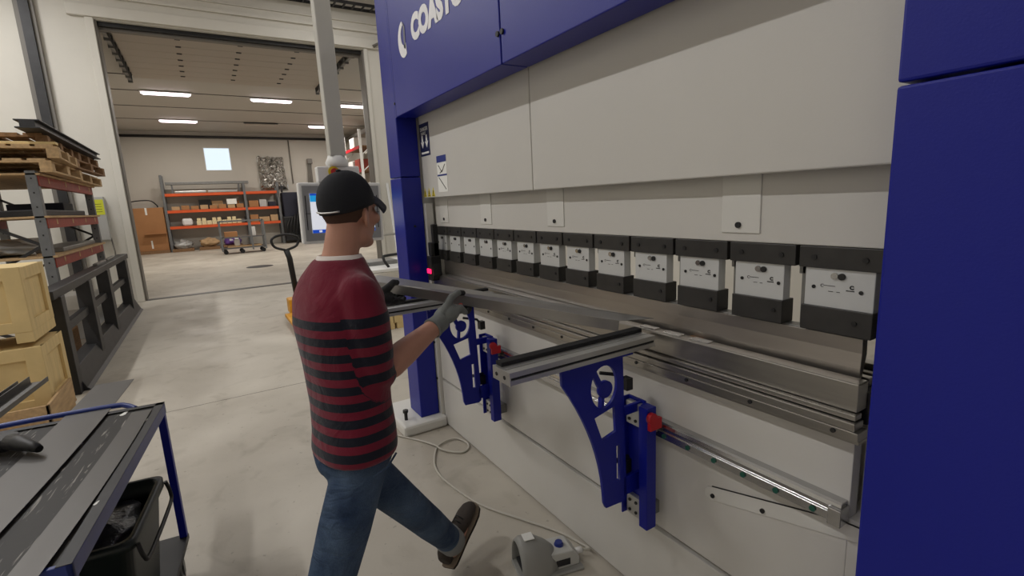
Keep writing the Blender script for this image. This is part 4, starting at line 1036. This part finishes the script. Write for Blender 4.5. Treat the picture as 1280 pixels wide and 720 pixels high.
# ------------------------------------------------------------------ things around the column, middle distance
t=thing('pallet_jack','yellow pallet jack with a tall dark handle standing behind the man','pallet jack',(-7.9,.95,0))
bm=bmesh.new(); tube(bm,[(-7.9,1.02,.25),(-7.9,.98,.9),(-7.9,.95,1.02)],.04,10); obj('handle_shaft',bm,'black',t)
bm=bmesh.new(); tube(bm,smooth([(-7.9,.95,1.02),(-7.9,.80,1.08),(-7.9,.78,1.2),(-7.9,.95,1.25),(-7.9,1.12,1.2),(-7.9,1.10,1.08),(-7.9,.95,1.02)]),.018,8); obj('handle_loop',bm,'black',t)
B('pump_body','yellow',t,(-8.05,-7.75,.88,1.14,.08,.30),bevel=.02)
B('fork','yellow',t,(-7.75,-6.7,.80,.95,.06,.11),bevel=.01); B('fork','yellow',t,(-7.75,-6.7,1.12,1.27,.06,.11),bevel=.01)
bm=bmesh.new(); cyl(bm,(-7.95,.90,.09),(-7.95,1.12,.09),.09,20); obj('steer_wheel',bm,'blackr',t)
# white bench with black handle, offcuts
t=thing('work_bench','low white work bench behind the man\'s arms','bench',(-7.2,2.5,0))
B('bench_top','whitep',t,(-8.0,-6.6,1.75,3.2,.70,.74),bevel=.005)
for x in (-7.95,-6.7):
    for y in (1.8,3.1): B('leg','galv',t,(x,x+.05,y,y+.05,0,.70))
B('bench_shelf','galv',t,(-7.9,-6.7,1.82,3.13,.2,.22))
bm=bmesh.new(); tube(bm,smooth([(-6.75,2.10,.741),(-6.8,2.05,.86),(-6.85,2.15,.90),(-6.95,2.9,.90)]),.02,8); tag(obj('bent_tube',bm,'black'),'black bent tube handle standing on the white bench','tube')
tag(B('wood_offcut','ply',None,(-7.6,-7.3,2.55,2.9,.74,.92),bevel=.01),'pale wood offcut on the white bench beside the blue column','wood')
tag(B('parts_tray','galv',None,(-7.5,-7.1,1.85,2.35,.74,.80),bevel=.01),'grey tray lying on the white bench','tray')
crate((-6.35,2.0,0),.4,.36,.28,'small wooden crate on the floor beyond the support arm',0,'ply',True,None)
for k,(x,y0,y1,lean) in enumerate(((-10.9,3.72,3.95,.0),(-10.8,3.86,4.15,.1),(-10.9,3.60,3.75,.2),(-10.7,3.98,4.3,.05))):
    bm=bmesh.new(); bar(bm,(x+.5,y0-.1,.02),(-11.6,y1,2.3-lean),.06,.04); tag(obj('aluminium_profile',bm,'alu'),'aluminium profile leaning on the wall beside the blue column','profile','aluminium profiles leaning beside the blue column')
t=thing('handrail','low silver handrail behind the control panel','handrail',(-9.5,2.9,0))
bm=bmesh.new(); tube(bm,[(-9.4,1.9,1.02),(-9.4,3.4,1.05)],.022,8); obj('rail',bm,'alu',t)
bm=bmesh.new(); cyl(bm,(-9.4,1.95,0),(-9.4,1.95,1.02),.02,8); cyl(bm,(-9.4,3.35,0),(-9.4,3.35,1.04),.02,8); obj('post',bm,'alu',t)

# ------------------------------------------------------------------ back room stock
def card_box(name,m,x0,x1,y0,y1,z0,z1,label,tape=True,group=None,cat='box'):
    if tape:
        t=thing(name,label,cat,((x0+x1)/2,(y0+y1)/2,z0),0,group)
        B('carton',m,t,(x0,x1,y0,y1,z0,z1),bevel=.01)
        ym=(y0+y1)/2; B('tape','paper',t,(x1,x1+.004,ym-.05,ym+.02,z1-.3,z1),(x1,x1+.004,ym-.02,ym+.04,z0+.1,z0+.45))
        return t
    return tag(B(name,m,None,(x0,x1,y0,y1,z0,z1),bevel=.006),label,cat,group)
t=card_box('cardboard_box','card',-27.1,-26.5,-2.72,-1.52,.12,1.98,'tall brown cardboard box against the far wall, left of the orange rack')
B('pallet_base','woodd',t,(-27.1,-26.3,-2.75,-1.5,0,.12))
B('box_flap','card',t,(-26.5,-26.25,-2.3,-1.52,.85,.88))
pipe_thing('black_hoop','thin black hoop handle beside the tall cardboard box',smooth([(-26.9,-2.84,.0),(-26.9,-2.84,2.0),(-26.9,-2.7,2.25),(-26.9,-2.0,2.3),(-26.9,-1.75,2.1),(-26.9,-1.72,2.0)]),.025,'black','handle')
RX0,RX1=-27.2,-26.5
t=thing('warehouse_rack','long rack with orange beams along the far wall','rack',(-26.8,.8,0))
for y,h in ((-1.42,3.35),(1.72,2.95),(3.15,2.95)):
    for x in (RX0,RX1): B('post','greyp',t,(x-.05,x+.05,y-.05,y+.05,0,h),bevel=.005)
    bm=bmesh.new()
    for k in range(4): bar(bm,(RX0,y,.3+k*.6),(RX1,y,.6+k*.6),.03,.03)
    obj('brace',bm,'greyp',t)
for z in (1.0,1.70,2.43):
    for y0,y1 in ((-1.37,1.67),(1.77,3.1)):
        B('beam','orange',t,(RX1,RX1+.05,y0,y1,z,z+.12),bevel=.004); B('beam','orange',t,(RX0-.05,RX0,y0,y1,z,z+.12))
        B('deck','woodd',t,(RX0,RX1,y0,y1,z+.09,z+.12))
goods('steel_bundle','galv','grey steel bundle lying across the top of the orange rack','steel bundle',-26.9,-26.55,-1.3,1.95,2.93,3.05)
for a in (-1.0,.6,1.6): pass
for y in (-1.1,1.5): B('bundle_stand','greyp',[o for o in COL.objects if o.name.startswith('steel_bundle')][0],(-26.8,-26.6,y,y+.06,2.555,2.93))
for i,(y,m) in enumerate(((-1.0,'alu'),(.26,'alu'),)): 
    tag(B('tube_bundle',m,None,(-26.75,-26.6,y,y+1.2,2.555,2.66),bevel=.02),'%s bundle of bare tubes on the top orange shelf'%('left','right')[i],'tubes')
rows=[('small brown cartons in a row on the middle orange shelf',1.825,[(-1.2+.36*k,.30,.16+.03*(k%2),'card' if k%3 else 'card2') for k in range(8)],-26.75,-26.5),
      ('cream cartons stacked on the lowest orange shelf',1.125,[(-.35+.2*k,.18,.12+.05*((k*2)%3),'cream') for k in range(9)],-26.8,-26.5),
      ('small cartons at the back of the middle orange shelf',1.825,[(.35,.45,.36,'card2'),(1.02,.45,.34,'card')],-27.1,-26.8),
      ('cartons in the right bay of the orange rack',1.825,[(1.85,.4,.3,'card'),(2.3,.3,.34,'lightg'),(2.7,.3,.22,'navybox')],-27.0,-26.55),
      ('cartons low in the right bay of the orange rack',1.125,[(1.82,.35,.34,'card'),(2.2,.45,.22,'card2'),(2.7,.32,.3,'card2')],-27.0,-26.55),
      ('small cartons on the top orange shelf',2.555,[(-.9,.35,.1,'card'),(.0,.3,.09,'card2'),(1.1,.4,.1,'card')],-27.1,-26.8)]
for lab,z,its,x0,x1 in rows:
    for y,w_,h_,m in its:
        card_box('carton',m,x0,x1,y,y+w_,z,z+(.18 if m=='cream' else h_),lab,False,lab)
for k in range(8): card_box('carton','cream',-26.78,-26.55,-.33+.2*k,-.18+.2*k,1.306,1.43,'cream cartons in the upper layer on the lowest orange shelf',False,'cream cartons in the upper layer on the lowest orange shelf') if k%3!=2 else None
goods('black_crate','black','black crate on the middle orange shelf','crate',-27.1,-26.78,-.15,.32,1.822,2.25)
goods('white_carton','paper','white carton on the middle orange shelf near the rack centre','box',-26.76,-26.50,.95,1.35,2.0,2.24)
goods('white_bag','whitep','white bag on the lowest orange shelf at the left','bag',-26.9,-26.55,-.9,-.5,1.122,1.45,.08)
goods('dark_drum','dsteel','dark equipment on the lowest orange shelf at the right of the first bay','equipment',-27.0,-26.6,.75+.85,1.66,1.122,1.4)
for i,(y,m,lab) in enumerate(((-.95,'film','pallet of wrapped grey goods under the orange rack, leftmost'),(.05,'card2','pallet of open cartons under the orange rack, behind the steel trolley'),(1.0,'purple','pallet with a purple and white load under the orange rack'))):
    t=thing('loaded_pallet',lab,'pallet',(-26.6,y,0),0,'loaded pallets under the orange rack')
    L(B('pallet_base','woodd',t,(-.4,.4,-.45,.35,0,.13),bevel=.004))
    bm=bmesh.new(); lump(bm,(0,-.05,.30),(.34,.36,.2),i*3+1,.5,24,14); L(obj('load',bm,m,t))
    if i==2: L(B('white_sack','paper',t,(.0,.3,-.2,.2,.3,.5),bevel=.06))
# steel trolley
t=thing('steel_trolley','grey steel frame trolley standing in front of the orange rack','trolley',(-22.6,1.2,0))
X0,X1,Y0,Y1=-23.0,-22.2,.42,1.95
for x in (X0,X1):
    for y in (Y0,Y1): B('post','greyp',t,(x-.03,x+.03,y-.03,y+.03,.12,1.28))
B('middle_post','greyp',t,(X1-.03,X1+.03,1.45,1.51,.12,1.28))
for z in (.2,.62,1.25):
    B('shelf_frame','greyp',t,(X0,X1,Y0,Y0+.05,z,z+.05),(X0,X1,Y1-.05,Y1,z,z+.05),(X0,X0+.05,Y0,Y1,z,z+.05),(X1-.05,X1,Y0,Y1,z,z+.05))
    if z<1: B('shelf','woodd',t,(X0,X1,Y0,Y1,z+.02,z+.03))
for x in (X0+.05,X1-.05):
    for y in (Y0+.1,1.1,Y1-.1):
        bm=bmesh.new(); cyl(bm,(x-.03,y,.08),(x+.03,y,.08),.08,16); obj('wheel',bm,'blackr',t)
goods('carton','card','brown carton on the middle shelf of the steel trolley','box',-22.9,-22.35,.55,1.0,.652,.86)
goods('white_canister','whitep','white canister on the middle shelf of the steel trolley','canister',-22.6,-22.4,1.5,1.66,.652,1.02,.03)
goods('white_canister','whitep','white roll at the bottom of the steel trolley','canister',-22.6,-22.4,.85,1.05,.302,.56,.04)
goods('wood_board','wood','wood boards on the bottom shelf of the steel trolley','boards',-22.9,-22.3,.6,1.8,.232,.30)
# silver foil bundle on the far wall
bm=bmesh.new(); n=44; m_=60
grid=[]
for i in range(m_+1):
    row=[]
    for j in range(n+1):
        u=j/n; v_=i/m_
        wob=.06*pnoise(V((v_*5,0,3)))
        y=2.50+.10*v_*0+(1.15)*u+(.06-.12*(1-v_))*0+wob-(.10*v_*(1-u))+ .1*v_
        z=4.2-1.6*v_+.10*pnoise(V((u*6,1,0)))*(1 if i==0 else .3)
        edge=min(u,1-u,v_*1.0,1-v_)*8; edge=min(edge,1)
        r=abs(pnoise(V((u*5,v_*7,.5))))*.26+abs(pnoise(V((u*13,v_*16,2.5))))*.12
        row.append(bm.verts.new((-27.28+edge**.5*(.10+r),y,z)))
    grid.append(row)
for i in range(m_):
    for j in range(n): bm.faces.new((grid[i][j],grid[i+1][j],grid[i+1][j+1],grid[i][j+1]))
bv=[bm.verts.new((-27.29,p[0],p[1])) for p in ((2.5,4.2),(3.65,4.2),(3.75,2.6),(2.5,2.6))]; bm.faces.new(bv)
tag(obj('foil_bundle',bm,'foil'),'crumpled silver foil bundle hung on the far wall','foil bundle')
# dark machinery below it and purple board
t=thing('dark_machine','black and navy machine standing below the silver bundle','machine',(-26.4,3.9,0))
B('cabinet','navybox',t,(-27.1,-26.3,3.3,4.3,.4,2.45),bevel=.03)
B('base','black',t,(-27.1,-26.2,3.2,4.7,.1,1.3),bevel=.05)
bm=bmesh.new()
for k in range(9): tube(bm,smooth([(-26.2,3.2+.15*k,.3+.1*(k%3)),(-26.0,3.3+.15*k,.8),(-26.15,3.5+.13*k,1.2+.1*(k%4))]),.035,6)
obj('hose',bm,'black',t)
bm=bmesh.new(); tube(bm,[(-26.3,3.3,2.45),(-26.3,3.3,2.62)],.04,8); cyl(bm,(-26.32,3.3,2.68),(-26.26,3.3,2.68),.09,16); obj('lifting_eye',bm,'black',t)
goods('purple_board','purple','purple board standing beside the dark machine left of the control panel','board',-25.93,-25.87,3.95,4.55,0.0,2.65)
for i in range(4):
    y=4.75+.5*i
    goods('machine_part','black' if i%2 else 'dsteel','dark machine parts on the floor behind the control panel','machine part',-26.9,-26.4,y,y+.42,.0,.55+.25*((i*7)%3),.05,'dark machine parts behind the control panel')
t=thing('hand_rack','grey bundle of rods hung on the far wall above the control panel','rods',(-27.1,4.75,3))
bm=bmesh.new()
for k in range(4): cyl(bm,(-27.15,4.68+.08*k,2.4),(-27.15,4.8+.04*k,3.9),.025,6)
obj('rod',bm,'pipe',t); B('rod_head','pipe',t,(-27.2,-27.05,4.75,5.0,3.85,4.1),bevel=.03)
# red and white rack on the right side of the back room
t=thing('red_rack','tall rack with red beams and white goods behind the doorway\'s right jamb','rack',(-23.5,6.6,0))
for x in (-25.0,-22.2):
    for y in (6.15,6.95): B('post','whitep',t,(x-.05,x+.05,y-.05,y+.05,0,4.9))
    bm=bmesh.new()
    for k in range(6): bar(bm,(x,6.15,.3+k*.7),(x,6.95,1.0+k*.7),.035,.035)
    obj('brace',bm,'whitep',t)
for z in (1.6,3.1,4.1): B('beam','red',t,(-25,-22.2,6.1,6.15,z,z+.12)); B('deck','woodd',t,(-25,-22.2,6.15,6.95,z+.08,z+.12))
for i,(x,z,m) in enumerate(((-24.6,3.225,'whitep'),(-23.4,3.225,'redbeam'),(-24.4,1.725,'card'),(-23.2,1.725,'whitep'),(-24.0,4.225,'whitep'))):
    goods('stored_box',m,('white box on the middle level of the red-beamed rack, far end','dark red box on the middle level of the red-beamed rack','brown box on the bottom level of the red-beamed rack','white box on the bottom level of the red-beamed rack','white box on the top level of the red-beamed rack')[i],'box',x-.4,x+.4,6.25,6.85,z,z+.5,.03)
pipe_thing('side_pipe','grey pipes running along the right ceiling edge of the back room',[(-27.0,6.7,5.0),(-13,6.7,5.0)],.1,'pipe')
# floor stain cover in back room
bm=bmesh.new(); cyl(bm,(-16.2,1.18,.0),(-16.2,1.18,.006),.36,32); tag(obj('drain_cover',bm,'dsteel'),'round dark drain cover in the back room floor','drain cover')

# ------------------------------------------------------------------ give every separate screw, rung and screw hole its own object
def split_loose(o):
    bm=bmesh.new(); bm.from_mesh(o.data); seen=set(); isl=[]
    for v in bm.verts:
        if v in seen: continue
        st=[v]; seen.add(v); g=[]
        while st:
            a=st.pop(); g.append(a)
            for e in a.link_edges:
                b=e.other_vert(a)
                if b not in seen: seen.add(b); st.append(b)
        isl.append({x.index for x in g})
    bm.free()
    if len(isl)<2: return
    src=o.data; first=True
    for g in isl:
        b2=bmesh.new(); b2.from_mesh(src)
        bmesh.ops.delete(b2,geom=[v for v in b2.verts if v.index not in g],context='VERTS')
        me=bpy.data.meshes.new(o.name); b2.to_mesh(me); b2.free()
        for m in src.materials: me.materials.append(m)
        if first: o.data=me; first=False
        else: c=o.copy(); c.data=me; COL.objects.link(c)
for o in list(COL.objects):
    if o.type=='MESH' and o.name.split('.')[0] in SPLIT: split_loose(o)

# ------------------------------------------------------------------ camera
fwd=V((-0.8407,0.5112,-0.1781)); 
yaw,pit,rol=[math.radians(a) for a in (58.691,10.261,-2.8136)]
f_=V((-math.sin(yaw)*math.cos(pit),math.cos(yaw)*math.cos(pit),-math.sin(pit))); r_=f_.cross(V((0,0,1))).normalized(); uu=r_.cross(f_)
r3=r_*math.cos(rol)+uu*math.sin(rol); u3=-r_*math.sin(rol)+uu*math.cos(rol)
cam=bpy.data.cameras.new('camera'); cam.lens=613.556/1280*36; cam.sensor_width=36; cam.clip_start=.05; cam.clip_end=200
co=bpy.data.objects.new('camera',cam); COL.objects.link(co)
mw=Matrix((r3,u3,-f_)).transposed().to_4x4(); mw.translation=V((0,0,1.6)); co.matrix_world=mw
S.camera=co
# ------------------------------------------------------------------ world
w=bpy.data.worlds.new('world'); S.world=w; w.use_nodes=True
w.node_tree.nodes['Background'].inputs[0].default_value=(.78,.9,1,1); w.node_tree.nodes['Background'].inputs[1].default_value=2.2
S.view_settings.view_transform='Standard'; S.view_settings.look='None'; S.view_settings.gamma=1; S.view_settings.exposure=-.62
S.view_settings.use_curve_mapping=False
S.cycles.use_denoising=True
S.cycles.max_bounces=8; S.cycles.diffuse_bounces=5
